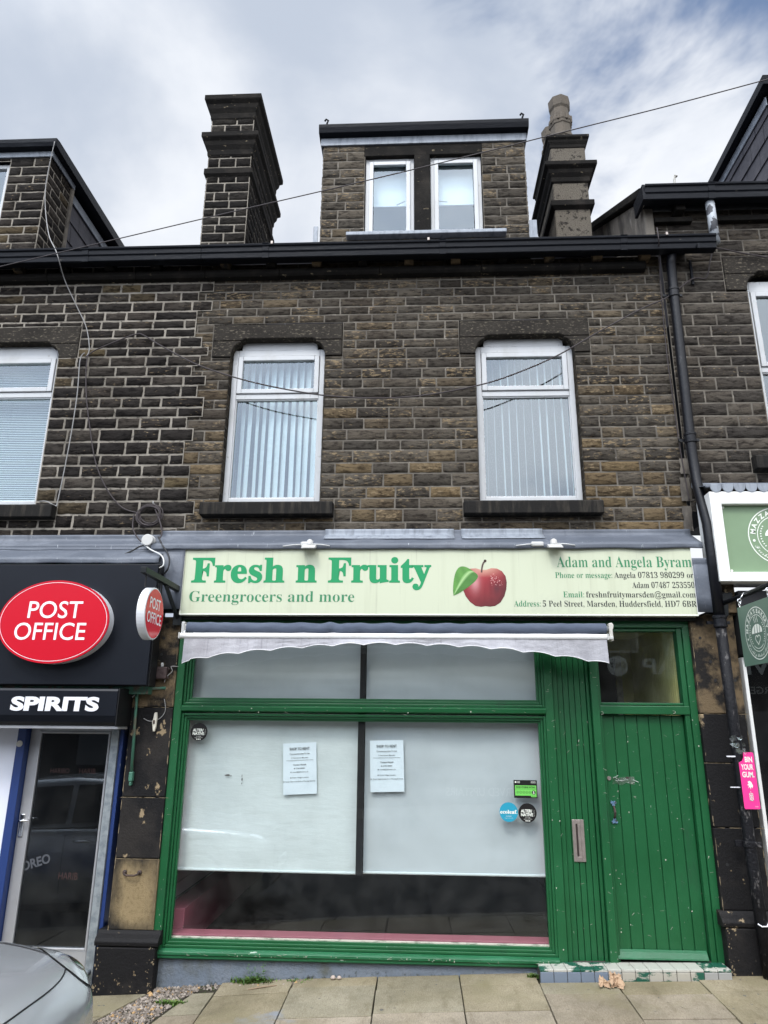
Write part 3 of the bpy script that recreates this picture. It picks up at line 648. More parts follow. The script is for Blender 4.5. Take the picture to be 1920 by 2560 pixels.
# ================================================================== the greengrocer's house
shop = thing('greengrocer_house', 'dark stone terraced house with green shopfront, two upper windows and a central dormer', 'house', (0.15, Y0, gz(0, 6.6)))
W1 = (-1.985, -0.975, 2.17, 3.93); W2 = (0.615, 1.645, 2.17, 3.93)
HOLES2 = window_hole(W1[0], W1[1], 2.10, 3.74, 4.13, -2.195, -0.79)+window_hole(W2[0], W2[1], 2.10, 3.74, 4.13, 0.45, 1.812)
HOLES2 += [(-2.15, -0.83, 1.955, 2.10), (0.45, 1.79, 1.955, 2.10)]
tooth = lambda k, r: r.choice((-0.09, 0.02, 0.10, 0.06))
b = MB(); coursed(b, XA-0.2, XB, 1.78, EAVES+0.192, HOLES2, facade(Y0+0.016), 11, lambda z: 0.128 if z < 2.6 else 0.112 if z < 3.8 else 0.104, (0.20, 0.40), 0.010, 0.0075, tint_mid, rough=0.0036, jit=0.006)
b.build('wall', ['stone', 'tan_mortar'], shop, smooth=True)
for i, w in enumerate((W1, W2)):
    xl, xr = ((-2.195, -0.79), (0.45, 1.812))[i]
    lintel(shop, w[0], w[1], xl+.006, xr-.006, 4.125, 3.93, 3.745, 3.955, Y0)
    reveal(shop, w[0], w[1], 2.10, 3.745, Y0)
    xs = ((-2.15, -0.83), (0.45, 1.79))[i]
    b = MB(); b.extrude_x([(6.60, 1.962), (6.60, 2.082), (6.615, 2.094), (6.84, 2.115), (6.84, 1.962)], *xs); b.build('window_sill', 'sill_stone', shop, bevel=0.008)
    upvc(shop, w[0]+0.005, w[1]-0.005, 2.135, 3.97, 6.79, 3.315, 'vertical', -47 if i == 0 else 86, seed=3+i, tt=0.075, head=3.865)
    Bx('shadow_backing', 'sooty_stone', shop, (w[0], w[1], 6.835, 6.88, 3.80, 4.05))  # dark backing behind the lintel curves, standing for shadow in the gap
# cornice: string course, brackets under the gutter
b = MB()
for xa, xb in ((XA, -1.5), (-1.496, -0.4), (-0.396, 0.7), (0.704, 1.75), (1.754, 2.45)):
    b.extrude_x([(6.615, 4.715), (6.625, 4.775), (6.70, 4.785), (6.70, 4.675), (6.64, 4.69)], xa, xb)
b.build('string_course', 'sooty_stone', shop, bevel=0.006)
x = -2.1; rngb = random.Random(2)
while x < 2.5:
    b = MB(); h = rngb.uniform(0, .01)
    b.extrude_x([(6.56, 4.895), (6.56, 4.845), (6.60, 4.80-h), (6.70, 4.788), (6.70, 4.895)], x-0.05, x+0.05); b.build('gutter_bracket', rngb.choice(['bare_stone', 'sooty_stone', 'bare_stone']), shop, bevel=0.008); x += 0.505
Bx('soffit_board', 'dark_gutter', shop, (XA, 2.9, 6.50, 6.70, 4.892, 4.915))
gutter(shop, XA+0.0, 3.13, 6.415, 4.945, 0.155)
Bs('gutter_clip', 'dull_nickel', shop, *[(gx-0.012, gx+0.012, 6.405, 6.47, 4.93, 4.965) for gx in (-1.55, 0.13, 2.62)])
Bs('gutter_stay', 'dark_gutter', shop, (2.92, 2.945, 6.66, 6.685, 4.50, 4.80), (2.92, 2.945, 6.42, 6.445, 4.77, 4.83))
slate_roof(shop, XA, 2.47, 6.56, 4.95, 10.3, 7.15, 3)
# dormer
dorm = Bx('dormer', 'sooty_stone', shop, (-1.10, 1.27, 6.99, 7.05, 4.95, 5.30))
DX0, DX1, DZ0, DZ1 = -1.11, 1.285, 5.02, 6.60
b = MB(); coursed(b, DX0, DX1, DZ0, DZ1+0.06, [(-0.605, 0.775, 5.36, 6.66)], facade(6.90), 21, lambda z: 0.118, (0.20, 0.36), 0.010, 0.008, lambda x, z, r: tint_mid(x, 4.5, r))
for sx, sgn in ((DX0, -1), (DX1, 1)):
    coursed(b, 0, 0.40, DZ0, DZ1+0.06, [], (lambda x, d, z, sx=sx, sgn=sgn: (sx+sgn*d, 6.90+x, z)), 22, lambda z: 0.118, (0.20, 0.30), 0.010, 0.008, lambda x, z, r: tint_mid(x, 4.5, r))
b.build('dormer_wall', ['stone', 'tan_mortar'], dorm, smooth=True)
for sx, sgn in ((DX0, -1), (DX1, 1)): slate_cheek(dorm, sx-sgn*0.02, 7.30, 9.6, 5.2, 6.62, sgn, seed=5)
Bx('dormer_lintel', 'sooty_stone', dorm, (-0.62, 0.79, 6.893, 7.0, 6.505, 6.655), bevel=0.006)
Bx('dormer_mullion', 'sooty_stone', dorm, (-0.02, 0.165, 6.885, 7.04, 5.375, 6.503), bevel=0.01)
Bx('dormer_sill', 'light_lead', dorm, (-0.80, 1.02, 6.80, 7.02, 5.325, 5.372), bevel=0.008)
Bx('dormer_flashing', 'light_lead', dorm, (-1.13, 1.30, 6.872, 6.90, 6.66, 6.765), (-1.14, -1.125, 6.872, 7.6, 6.66, 6.765), (1.30, 1.315, 6.872, 7.6, 6.66, 6.765), bevel=0.004)
b = MB(); b.extrude_x([(6.80, 6.775), (6.78, 6.84), (6.775, 6.885), (6.85, 6.90), (9.7, 6.93), (9.7, 6.76), (6.9, 6.765)], -1.16, 1.335); b.build('dormer_roof', 'dark_gutter', dorm, bevel=0.006)
for hx in (-1.07, 1.27):
    b = MB(); b.tube([(hx, 6.84, 6.89), (hx, 6.83, 6.95), (hx+0.015, 6.825, 6.985), (hx-0.012, 6.82, 7.0), (hx-0.025, 6.82, 6.975)], 0.012, 6); b.build('gutter_hook', 'dark_gutter', dorm, smooth=True)
Bs('lead_tag', 'light_lead', dorm, (-1.185, -1.13, 6.86, 6.875, 5.26, 5.50), (1.285, 1.37, 6.86, 6.875, 5.24, 5.52))
for xa, xb, op in ((-0.60, -0.022, 4), (0.170, 0.772, 0)):
    w = upvc(dorm, xa, xb, 5.372, 6.505, 6.95, None, 'roller', 0.52, tt=0.06)
    b = MB(); rectframe(b, xa+0.045, xb-0.045, 5.42, 6.45, 0.05, 6.925, 6.955); b.build('opening_sash', 'white_upvc', w, bevel=0.006)
    s = 1 if xa < 0 else -1
    b = MB(); cx = xb-0.16 if s > 0 else xa+0.15; b.tube([(cx-0.05, 7.03, 5.93-0.02*s), (cx+0.05, 7.03, 5.95+0.012*s)], 0.008, 6); b.build('window_handle', 'white_upvc', w, smooth=True)
# chimneys
def chimney(x0, x1, y0, y1, zb, zt, bands, mats, seed, cover):
    ch = None
    b = MB()
    if cover == 'stone':
        for put, L in ((lambda x, d, z: (x0+x, y0-d, z), x1-x0), (lambda x, d, z: (x1+d, y0+x, z), y1-y0), (lambda x, d, z: (x0-d, y0+x, z), y1-y0)):
            coursed(b, 0, L, zb, zt, [], put, seed, lambda z: 0.135, (0.19, 0.36), 0.015, 0.009, tint_chimney, rough=0.005, jit=0.009)
        b.poly([(x0, y1, zb), (x1, y1, zb), (x1, y1, zt), (x0, y1, zt)])
        ch = b.build('chimney', ['stone', 'light_mortar'], shop, smooth=True)
    else:
        b.box(x0, x1, y0, y1, zb, zt); ch = b.build('chimney', mats, shop, bevel=0.015)
    for (z, h, ov, nm, mt) in bands:
        b = MB()
        if nm == 'chimney_band': prof = [(0, 0), (ov*0.7, h*0.25), (ov, h*0.35), (ov, h)]
        else: prof = [(0.0, 0), (ov*0.18, h*0.08), (ov*0.22, h*0.30), (ov*0.50, h*0.48), (ov*0.60, h*0.66), (ov*0.92, h*0.76), (ov, h*0.80), (ov, h)]
        rings = []
        for o, zz in prof: rings.append([b.vert(p) for p in ((x0-o, y0-o, z+zz), (x1+o, y0-o, z+zz), (x1+o, y1+o, z+zz), (x0-o, y1+o, z+zz))])
        for A, B in zip(rings, rings[1:]):
            for k in range(4): b.face((A[k], A[(k+1) % 4], B[(k+1) % 4], B[k]))
        b.face(rings[0]); b.face(rings[-1]); b.build(nm, mt, ch, bevel=0.006)
    return ch
chimney(-2.80, -2.215, 7.70, 9.15, 4.9, 8.05, [(6.98, 0.13, 0.035, 'chimney_band', 'sooty_stone'), (7.32, 0.34, 0.095, 'chimney_cornice', 'sooty_stone'), (7.93, 0.36, 0.10, 'chimney_cap', 'sooty_stone')], 'stone', 31, 'stone')
c2 = chimney(1.775, 2.225, 7.70, 8.75, 4.9, 7.42, [(6.33, 0.12, 0.05, 'chimney_band', 'sooty_stone'), (6.74, 0.27, 0.11, 'chimney_cornice', 'sooty_stone'), (7.30, 0.18, 0.055, 'chimney_cap', 'sooty_stone')], 'pebble_dash', 33, 'render')
for px, py in ((2.0, 7.98), (1.99, 8.5)):
    b = MB(); K = lambda h: 7.42+(h-7.42)*0.86
    b.lathe([(r, K(h)) for r, h in ((0.172, 7.42), (0.160, 7.70), (0.170, 7.715), (0.170, 7.745), (0.150, 7.77), (0.140, 7.97), (0.152, 7.985), (0.152, 8.02), (0.162, 8.05), (0.158, 8.12), (0.134, 8.15), (0.128, 8.30), (0.146, 8.34), (0.152, 8.50), (0.145, 8.515), (0.115, 8.51), (0.105, 8.3))], (px, py, 0), seg=8)
    for k in range(8):
        a = math.pi/4*(k+0.5); r = 0.146; b.box(px+r*math.cos(a)-.014, px+r*math.cos(a)+.014, py+r*math.sin(a)-.014, py+r*math.sin(a)+.014, K(8.03), K(8.16))
    b.build('chimney_pot', 'terracotta', c2, bevel=0.004)
# lead flashing over the shop fascia
def lead_sheet(parent, x0, x1, za, ya, zb, yb, drop, seed, name='lead_flashing', mat='lead', laps=()):
    b = MB(); rng = random.Random(seed); nx = max(8, int((x1-x0)/0.06))
    def fn(u, v):
        x = x0+(x1-x0)*u; w = noise.noise(Vector((x*3.1, seed, v*2)))
        if v < 0.30: t = v/0.30; return (x, ya-0.004-0.004*abs(w), za+0.055-(0.055)*t)
        if v < 0.75: t = (v-0.30)/0.45; return (x, ya+(yb-ya)*t+0.005*w, za+(zb-za)*t+0.012*w*math.sin(math.pi*t))
        t = (v-0.75)/0.25; return (x, yb-0.003+0.010*w*t, zb-drop*t+0.012*w*t)
    b.grid(fn, nx, 12)
    o = b.build(name, mat, parent, smooth=True)
    s = o.modifiers.new('thick', 'SOLIDIFY'); s.thickness = 0.005
    return o
lead_sheet(shop, -2.52, 2.60, 1.76, 6.685, 1.615, 6.43, 0.05, 3)
for k, (xa, xb) in enumerate(((-0.9, 0.35), (0.42, 1.2))):
    lead_sheet(shop, xa, xb, 1.768, 6.678, 1.70, 6.55, 0.006, 30+k, name='lead_lap', mat='light_lead')
lead_sheet(shop, 2.49, 2.70, 1.42, 6.44, 1.40, 6.432, 0.42, 8, name='lead_apron'); lead_sheet(shop, -2.50, -2.19, 1.55, 6.44, 1.50, 6.432, 0.50, 9, name='lead_apron')
Bx('fascia_backing', 'black_steel', shop, (-2.2, 2.49, 6.52, 6.68, 0.92, 1.60)); 
# pilasters
def pilaster(x0, x1, zs, mats, zpl, gzz, px0, px1, seed):
    rp = random.Random(seed)
    for (za, zb), mt in zip(zip(zs, zs[1:]), mats):
        b = MB(); b.box(x0, x1, 6.56, 6.80, za+0.003, zb-0.003)
        if mt == 'worn_stone':      # soot left at the rim of the block, sandstone bare in the middle
            b = MB(); b.col = (0.26, 0.195, 0.105, 0.1); b.box(x0, x1, 6.561, 6.80, za+0.003, zb-0.003)
            def fn(u, v):
                e = min(u, 1-u)*(x1-x0); g = min(v, 1-v)*(zb-za); b.col = (0.26, 0.195, 0.105, 0.17-2.0*min(e, g*0.8)+0.05*u); return (x0+0.004+(x1-x0-0.008)*u, 6.5585, za+0.006+(zb-za-0.012)*v)
            b.grid(fn, 24, 30)
            b.build('pilaster_stone', mt, shop)
        else: b.build('pilaster_stone', mt, shop, bevel=0.007)
        # pale worn joint and arris
        b = MB()
        for k in range(22):
            t = rp.random(); side_ = rp.random(); q = rp.uniform(.003, .010)
            if side_ < 0.45: cx_, cz_ = x0+(x1-x0)*t, zb-0.002; wx, wz = rp.uniform(.01, .05), rp.uniform(.0015, .0035)
            else: cx_, cz_ = (x0+0.006 if side_ < 0.72 else x1-0.006), za+(zb-za)*t; wx, wz = rp.uniform(.0015, .0045), rp.uniform(.008, .05)
            a = [(cx_-wx, cz_-wz*rp.random()), (cx_+wx*rp.random(), cz_-wz), (cx_+wx, cz_+wz*rp.random()), (cx_-wx*rp.random(), cz_+wz)]
            b.poly([(x, 6.557-0.0003*(k % 4), z) for x, z in a])
        b.build('worn_arris', 'worn_edge', shop, fix=False)
    b = MB(); b.extrude_x([(6.56, zpl+0.11), (6.54, zpl+0.085), (6.505, zpl+0.06), (6.49, zpl+0.035), (6.495, zpl+0.005), (6.515, zpl), (6.80, zpl), (6.80, zpl+0.11)], px0-0.02, px1+0.02); b.build('plinth_moulding', 'painted_stone', shop, bevel=0.006)
    Bx('plinth', 'painted_stone', shop, (px0, px1, 6.50, 6.80, gzz-0.1, zpl-0.002), bevel=0.012)
    b = MB()
    for k in range(52):
        e = rp.random(); zz = gzz+(zpl-gzz)*rp.random()**1.3
        cx_ = (px0+abs(rp.gauss(0, 0.02))+.003) if e < 0.4 else (px1-abs(rp.gauss(0, 0.03))-.003) if e < 0.8 else rp.uniform(px0, px1)
        if e >= 0.8: zz = gzz+abs(rp.gauss(0, 0.03))
        s_ = rp.uniform(.002, .008); b.poly([(cx_+s_*rp.uniform(.5, 1.3)*math.cos(t), 6.4985-0.0003*(k % 4), zz+s_*1.3*rp.uniform(.5, 1.3)*math.sin(t)) for t in (0.2, 1.3, 2.4, 3.6, 4.5, 5.5)])
    b.build('worn_arris', 'worn_edge', shop, fix=False)
pilaster(-2.60, -2.215, [-1.66, -1.12, -0.63, 0.13, 0.95], ['worn_stone', 'painted_stone', 'painted_stone', 'bare_stone'], -1.77, gz(-2.4, 6.5), -2.655, -2.16, 61)
pilaster(2.455, 2.845, [-1.42, -0.80, -0.29, 0.115, 0.98], ['painted_stone', 'painted_stone', 'painted_stone', 'bare_stone'], -1.53, gz(2.6, 6.5), 2.44, 2.86, 62)
for hx, hy, hz in ((2.53, 6.559, 0.77), (2.60, 6.559, 0.56), (2.62, 6.559, 0.40), (2.79, 6.559, 0.40), (2.535, 6.559, -1.08), (2.76, 6.559, -1.08), (-2.36, 6.559, 0.75), (-2.37, 6.559, 0.60)):
    b = MB(); b.lathe([(0.013, hy-0.001), (0.013, hy+0.01)], (hx, 0, hz), axis='y', seg=10); b.build('bolt_hole', 'black_rubber', shop)
# ---- shopfront joinery
GY = 6.655
glass_x0, glass_x1 = -2.095, 1.07
def moulded(b, x0, x1, z0, z1, y, t):
    """stepped moulding frame round an opening, outer size given"""
    for k, (a, d) in enumerate(((0, 0), (t*0.38, 0.018), (t*0.7, 0.036))):
        rectframe(b, x0+a, x1-a, z0+a, z1-a, t*0.36, y+d, y+0.075)
sf = Bx('shopfront_frame', 'green_paint', shop, (-2.215, -2.145, 6.575, 6.72, -1.87, 0.93), bevel=0.006)
Bx('side_post', 'green_paint', sf, (2.392, 2.455, 6.60, 6.72, -1.82, 0.95), bevel=0.006)
Bx('frame_header', 'green_paint', sf, (-2.145, 2.392, 6.59, 6.72, 0.865, 0.95), bevel=0.005)
b = MB(); moulded(b, -2.145, 1.125, 0.155, 0.865, 6.605, 0.062); b.build('transom_frame', 'green_paint', sf, bevel=0.004)
b = MB(); b.extrude_x([(6.60, 0.095), (6.575, 0.105), (6.57, 0.14), (6.585, 0.152), (6.70, 0.155), (6.70, 0.085)], -2.145, 1.125); b.build('transom_rail', 'green_paint', sf, bevel=0.003)
b = MB(); moulded(b, -2.145, 1.125, -1.795, 0.083, 6.605, 0.058); b.build('main_window_frame', 'green_paint', sf, bevel=0.004)
b = MB(); b.extrude_x([(6.575, -1.805), (6.56, -1.815), (6.56, -1.835), (6.572, -1.842), (6.572, -1.862), (6.60, -1.875), (6.72, -1.875), (6.72, -1.797), (6.60, -1.797)], -2.17, 1.13); b.build('window_sill', 'green_paint_worn', sf, bevel=0.004)
Bx('glazing_putty', 'cream_paint', sf, (-2.09, 1.07, 6.655, 6.672, -1.74, -1.722))
for za, zb in ((0.21, 0.81), (-1.735, 0.03)):
    p = MB(); p.poly([(-2.10, 6.678, za), (1.08, 6.678, za), (1.08, 6.678, zb), (-2.10, 6.678, zb)]); p.build('pane', 'shop_glass', sf, fix=False)
Bs('glazing_bar', 'black_trim', sf, (-0.535, -0.485, 6.682, 6.70, 0.205, 0.81), (-0.545, -0.488, 6.684, 6.70, -1.24, 0.03))
Bx('inner_sill', 'pink_board', sf, (-2.13, 1.10, 6.70, 6.86, -1.86, -1.715), (-2.14, -2.115, 6.70, 6.76, -1.72, 0.06), (1.085, 1.11, 6.70, 6.76, -1.72, 0.06))
# boarded panel with letter plate, posts and door
Bs('corner_post', 'green_paint', sf, (1.125, 1.20, 6.595, 6.72, -1.86, 0.865), (1.205, 1.245, 6.625, 6.72, -1.86, 0.865), bevel=0.006)
Bs('door_post', 'green_paint', sf, (1.535, 1.60, 6.585, 6.72, -1.845, 0.865), (1.505, 1.532, 6.63, 6.72, -1.845, 0.865), bevel=0.006)
b = MB(); n = 5; xa, xb = 1.247, 1.503
for k in range(n):
    w = (xb-xa)/n; b.box(xa+k*w+0.0025, xa+(k+1)*w-0.0025, 6.652, 6.70, -1.86, 0.86)
pan = b.build('boarded_panel', 'green_paint', sf, bevel=0.004); 
b = MB(); b.box(xa, xb, 6.672, 6.71, -1.86, 0.86); b.build('panel_backing', 'green_paint', sf)
Bx('letter_plate', 'dull_nickel', sf, (1.306, 1.336, 6.640, 6.652, -1.095, -0.765), (1.376, 1.406, 6.640, 6.652, -1.095, -0.765), (1.336, 1.376, 6.640, 6.652, -1.095, -1.055), (1.336, 1.376, 6.640, 6.652, -0.80, -0.765), (1.352, 1.376, 6.642, 6.651, -1.055, -0.80), bevel=0.003)
Bx('letter_flap', 'dark_slot', sf, (1.336, 1.352, 6.648, 6.652, -1.055, -0.80))
Bs('door_jamb', 'green_paint', sf, (2.345, 2.389, 6.615, 6.72, -1.83, 0.865), (1.602, 1.625, 6.62, 6.72, -1.83, 0.865), bevel=0.005)
Bx('door_head', 'green_paint', sf, (1.602, 2.389, 6.603, 6.72, 0.105, 0.178), bevel=0.006)
Bs('light_surround', 'green_paint', sf, (1.626, 2.344, 6.625, 6.72, 0.182, 0.205), (1.626, 2.344, 6.625, 6.72, 0.835, 0.863), bevel=0.004)
p = MB(); p.poly([(1.62, 6.672, 0.20), (2.35, 6.672, 0.20), (2.35, 6.672, 0.84), (1.62, 6.672, 0.84)]); p.build('pane', 'shop_glass', sf, fix=False)
door = MB(); n = 7; xa, xb = 1.628, 2.342
for k in range(n):
    w = (xb-xa)/n; door.box(xa+k*w+0.003, xa+(k+1)*w-0.003, 6.662, 6.70, -1.80, 0.10)
door.box(xa, xb, 6.676, 6.71, -1.80, 0.10)
door = door.build('door', 'green_paint', shop, bevel=0.005)
b = MB(); b.extrude_x([(6.655, -1.735), (6.635, -1.752), (6.612, -1.788), (6.608, -1.80), (6.66, -1.80)], 1.605, 2.325); b.build('weather_bar', 'green_paint_worn', door, bevel=0.003)
b = MB(); hx = 1.672
b.tube([(hx, 6.655, -0.655), (hx, 6.63, -0.672), (hx, 6.618, -0.70), (hx, 6.63, -0.732), (hx, 6.655, -0.75)], [0.008, 0.009, 0.011, 0.009, 0.008], 8)
b.m = 1
for s, zc in ((1, -0.637), (-1, -0.768)):
    for dx, dz in ((-0.013, 0.012*s), (0.013, 0.012*s), (0, -0.008*s)): b.lathe([(0.013, 6.650), (0.013, 6.660)], (hx+dx, 0, zc+dz), axis='y', seg=10)
b.build('door_handle', ['rusty_iron', 'blue_iron'], door, smooth=False)
b = MB(); b.lathe([(0.017, 6.652), (0.017, 6.663)], (1.652, 0, -0.43), axis='y', seg=16); b.build('door_lock', 'dull_nickel', door)
b = MB()
for hx, hz in ((2.245, 0.125), (1.575, 0.06), (1.62, 0.112)):
    b.tube([(hx-0.008, 6.60, hz+0.010), (hx, 6.588, hz+0.012), (hx+0.008, 6.588, hz+0.006), (hx+0.006, 6.59, hz-0.008), (hx-0.006, 6.60, hz-0.012)], 0.0028, 5)
b.build('cup_hook', 'cream_paint', sf)
def flecks(parent, x0, x1, z0, z1, y, n, seed, mat='cream_paint'):
    b = MB(); rf = random.Random(seed)
    for k in range(n):
        x, z = rf.uniform(x0, x1), rf.uniform(z0, z1)
        if rf.random() < 0.45: a = rf.uniform(-0.6, 0.9); L = rf.uniform(0.01, 0.035); stroke(b, [(x, z), (x+L*math.cos(a), z+L*math.sin(a))], rf.uniform(0.001, 0.0022), lambda X, Z: (X, y-0.0003*(k % 4), Z))
        else: s_ = rf.uniform(.0015, .006); b.poly([(x+s_*rf.uniform(.5, 1.2)*math.cos(t), y-0.0003*(k % 4), z+1.4*s_*rf.uniform(.5, 1.2)*math.sin(t)) for t in (0.2, 1.3, 2.4, 3.6, 4.9)])
    return b.build('paint_chip', mat, parent, fix=False)
flecks(door, 1.64, 2.33, -1.65, 0.06, 6.660, 46, 4); flecks(door, 1.64, 2.33, -1.65, 0.06, 6.660, 60, 5, 'wall_scratch')
flecks(sf, 1.25, 1.50, -1.80, 0.6, 6.650, 22, 6); flecks(sf, 1.128, 1.198, -1.8, 0.5, 6.593, 26, 7); flecks(sf, 1.54, 1.595, -1.8, 0.7, 6.583, 24, 8); flecks(sf, -2.21, -2.15, -1.8, 0.3, 6.573, 16, 9); flecks(sf, -2.1, 1.1, 0.088, 0.150, 6.568, 26, 10); flecks(sf, -2.15, 1.1, -1.835, -1.817, 6.558, 60, 11); flecks(sf, 2.395, 2.45, -1.75, 0.8, 6.597, 16, 12)
# stall riser and tiled step
b = MB()
def riser(u, v):
    x = -2.162+u*(1.10+2.162); zt = -1.873; zb = gz(x, 6.6)-0.05; w = noise.noise(Vector((x*4, v*2, 3)))
    return (x, 6.612+0.006*w-0.012*(1-v), zb+(zt-zb)*v)

b.grid(riser, 60, 8); ZB = [v for v in b.v]
b.c = [(0.135, 0.160, 0.195, max(-0.3, 0.26-2.6*max(0, v[2]-gz(v[0], 6.6))-0.10*max(0, v[0]+0.4))) for v in ZB]; b.col = (0.135, 0.160, 0.195, -0.3)
b.box(-2.162, 1.10, 6.64, 6.72, -2.3, -1.874)
b.build('stall_riser', 'slate_grey_render', shop, smooth=True)
st = MB(); n = 14; xa, xb = 0.945, 2.420; rt = random.Random(8)
sl = lambda x: -1.832+0.020*(x-xa)
def tile(x0, x1, y0, y1, za, zb):      # a box that follows the fall of the street
    q = [st.vert(p) for p in ((x0,y0,sl(x0)+za),(x1,y0,sl(x1)+za),(x1,y1,sl(x1)+za),(x0,y1,sl(x0)+za),(x0,y0,sl(x0)+zb),(x1,y0,sl(x1)+zb),(x1,y1,sl(x1)+zb),(x0,y1,sl(x0)+zb))]
    for f in ((0,3,2,1),(4,5,6,7),(0,1,5,4),(1,2,6,5),(2,3,7,6),(3,0,4,7)): st.face([q[i] for i in f])
st.m = 1; st.col = (1, 1, 1, 0); tile(xa+.004, xb-.004, 6.425, 6.72, -0.25, -0.006); st.m = 0
for k in range(n):
    w = (xb-xa)/n; x0_, x1_ = xa+k*w+0.002, xa+(k+1)*w-0.002
    blue = 0.9 if k < 5 else 0.35 if k in (5, 13, 12) else 0.0
    c = lerp((0.38, 0.355, 0.30), (0.135, 0.175, 0.235), blue); st.col = (*c, (0.03 if 5 <= k < 12 else -0.12)-0.04*rt.random())
    tile(x0_, x1_, 6.418, 6.44, -0.13, -0.020)
    st.col = (0.46, 0.45, 0.40, 0.02 if k < 6 or k > 11 else -0.14)
    tile(x0_, x1_, 6.420, 6.60, -0.018, 0.0)
st.build('tiled_step', ['white_tile', 'tile_grout'], shop, bevel=0.003)
# interior of the empty shop
b = MB(); b.poly([(-2.3, 6.86, -1.90), (1.6, 6.86, -1.90), (1.6, 10.6, -1.90), (-2.3, 10.6, -1.90)]); b.build('shop_floor', 'room_floor', shop)
b = MB(); b.poly([(-2.5, 10.6, -1.9), (2.6, 10.6, -1.9), (2.6, 10.6, 1.5), (-2.5, 10.6, 1.5)]); b.poly([(1.52, 6.74, -1.9), (1.52, 10.6, -1.9), (1.52, 10.6, 1.5), (1.52, 6.74, 1.5)]); b.poly([(-2.3, 6.72, 1.2), (2.6, 6.72, 1.2), (2.6, 10.6, 1.2), (-2.3, 10.6, 1.2)])
b.poly([(-2.3, 6.74, 0.4), (-2.3, 10.6, 0.4), (-2.3, 10.6, 1.5), (-2.3, 6.74, 1.5)])
b.build('shop_inner_wall', 'room_dark', shop)
Bx('board_backing', 'room_dark', shop, (-2.31, -2.272, 6.74, 10.55, -1.92, 0.45))
b = MB(); z = -1.55
b.box(-2.27, -2.25, 6.76, 10.5, -1.90, -1.57)
while z < 0.4: b.box(-2.27, -2.25, 6.76, 10.5, z, z+0.118); z += 0.125
b.build('slatted_wall_board', ['slat_wall'], shop)
Bx('skirting_ledge', 'pink_board', shop, (-2.235, -2.05, 6.86, 10.4, -1.90, -1.56))
Bx('wall_socket', 'white_plastic', shop, (-2.25, -2.235, 7.55, 7.69, -1.35, -1.27))
# porch behind the fanlight
Bx('porch_wall', 'yellow_wall', shop, (2.37, 2.41, 6.72, 8.2, -1.85, 0.95), (1.53, 2.37, 8.15, 8.2, -1.85, 0.95), (1.53, 2.37, 6.72, 8.2, 0.93, 0.95))
b = MB(); y = 6.75
while y < 8.1: b.box(2.355, 2.369, y, y+0.045, -0.2, 0.80); y += 0.055
b.build('porch_boarding', 'yellow_wall', shop)
Bs('inner_door_frame', 'off_white_plastic', shop, (1.60, 1.66, 8.05, 8.14, -1.8, 0.78), (2.16, 2.22, 8.05, 8.14, -1.8, 0.78), (1.60, 2.22, 8.04, 8.14, 0.72, 0.80))
Bx('inner_door', 'room_dark', shop, (1.66, 2.16, 8.09, 8.14, -1.8, 0.72))
# ================================================================== the post office's house
post = thing('post_office_house', 'soot-black stone house with wide pale mortar joints above a post office', 'house', (-4, Y0, gz(-4, 6.6)))
V1 = (-5.05, -3.87, 2.14, 3.93)
HOLES1 = window_hole(V1[0], V1[1], 2.08, 3.76, 4.14, -5.4, -3.66)+[(-5.4, -3.64, 1.94, 2.08)]
bb = random.Random(4)
b = MB(); coursed(b, -6.2, XA-0.01, 1.72, EAVES+0.192, HOLES1, facade(Y0), 41, lambda z: 0.130 if z < 3 else 0.118, (0.20, 0.40), 0.018, 0.0095, tint_left, x1j=lambda k, r: r.choice((-0.06, 0.02, 0.10)), rough=0.0055, jit=0.013)
b.build('wall', ['stone', 'light_mortar'], post, smooth=True)
lintel(post, V1[0], V1[1], -5.4, -3.666, 4.135, 3.93, 3.765, 3.955, Y0)
reveal(post, V1[0], V1[1], 2.08, 3.765, Y0)
b = MB(); b.extrude_x([(6.60, 1.945), (6.60, 2.066), (6.615, 2.078), (6.84, 2.10), (6.84, 1.945)], -5.4, -3.64); b.build('window_sill', 'sill_stone', post, bevel=0.008)
upvc(post, V1[0]+.005, V1[1]-.005, 2.115, 3.97, 6.79, 3.37, 'venetian', tt=0.13, head=3.93)
b = MB()
for xa, xb in ((-6.2, -5.2), (-5.196, -4.1), (-4.096, -3.1), (-3.096, XA-0.004)): b.extrude_x([(6.615, 4.715), (6.625, 4.775), (6.70, 4.785), (6.70, 4.675), (6.64, 4.69)], xa, xb)
b.build('string_course', 'sooty_stone', post, bevel=0.006)
x = -6.0
while x < -2.4:
    b = MB(); b.extrude_x([(6.56, 4.895), (6.56, 4.845), (6.60, 4.80), (6.70, 4.788), (6.70, 4.895)], x-0.05, x+0.05); b.build('gutter_bracket', rngb.choice(['bare_stone', 'sooty_stone']), post, bevel=0.008); x += 0.52
Bx('soffit_board', 'dark_gutter', post, (-6.2, XA-0.003, 6.50, 6.70, 4.892, 4.915))
gutter(post, -6.2, XA-0.003, 6.415, 4.945, 0.155)
slate_roof(post, -6.2, XA-0.003, 6.56, 4.95, 10.3, 7.15, 4)
pd = Bx('dormer', 'sooty_stone', post, (-6.1, -4.5, 6.99, 7.05, 4.95, 5.30))
b = MB(); coursed(b, -6.15, -4.47, 5.02, 6.64, [(-6.2, -4.97, 5.42, 6.58)], facade(6.90), 43, lambda z: 0.125, (0.20, 0.36), 0.016, 0.010, tint_left)
coursed(b, 0, 0.52, 5.02, 6.64, [], lambda x, d, z: (-4.47+d, 6.90+x, z), 44, lambda z: 0.125, (0.18, 0.30), 0.016, 0.008, tint_left)
b.build('dormer_wall', ['stone', 'light_mortar'], pd, smooth=True)
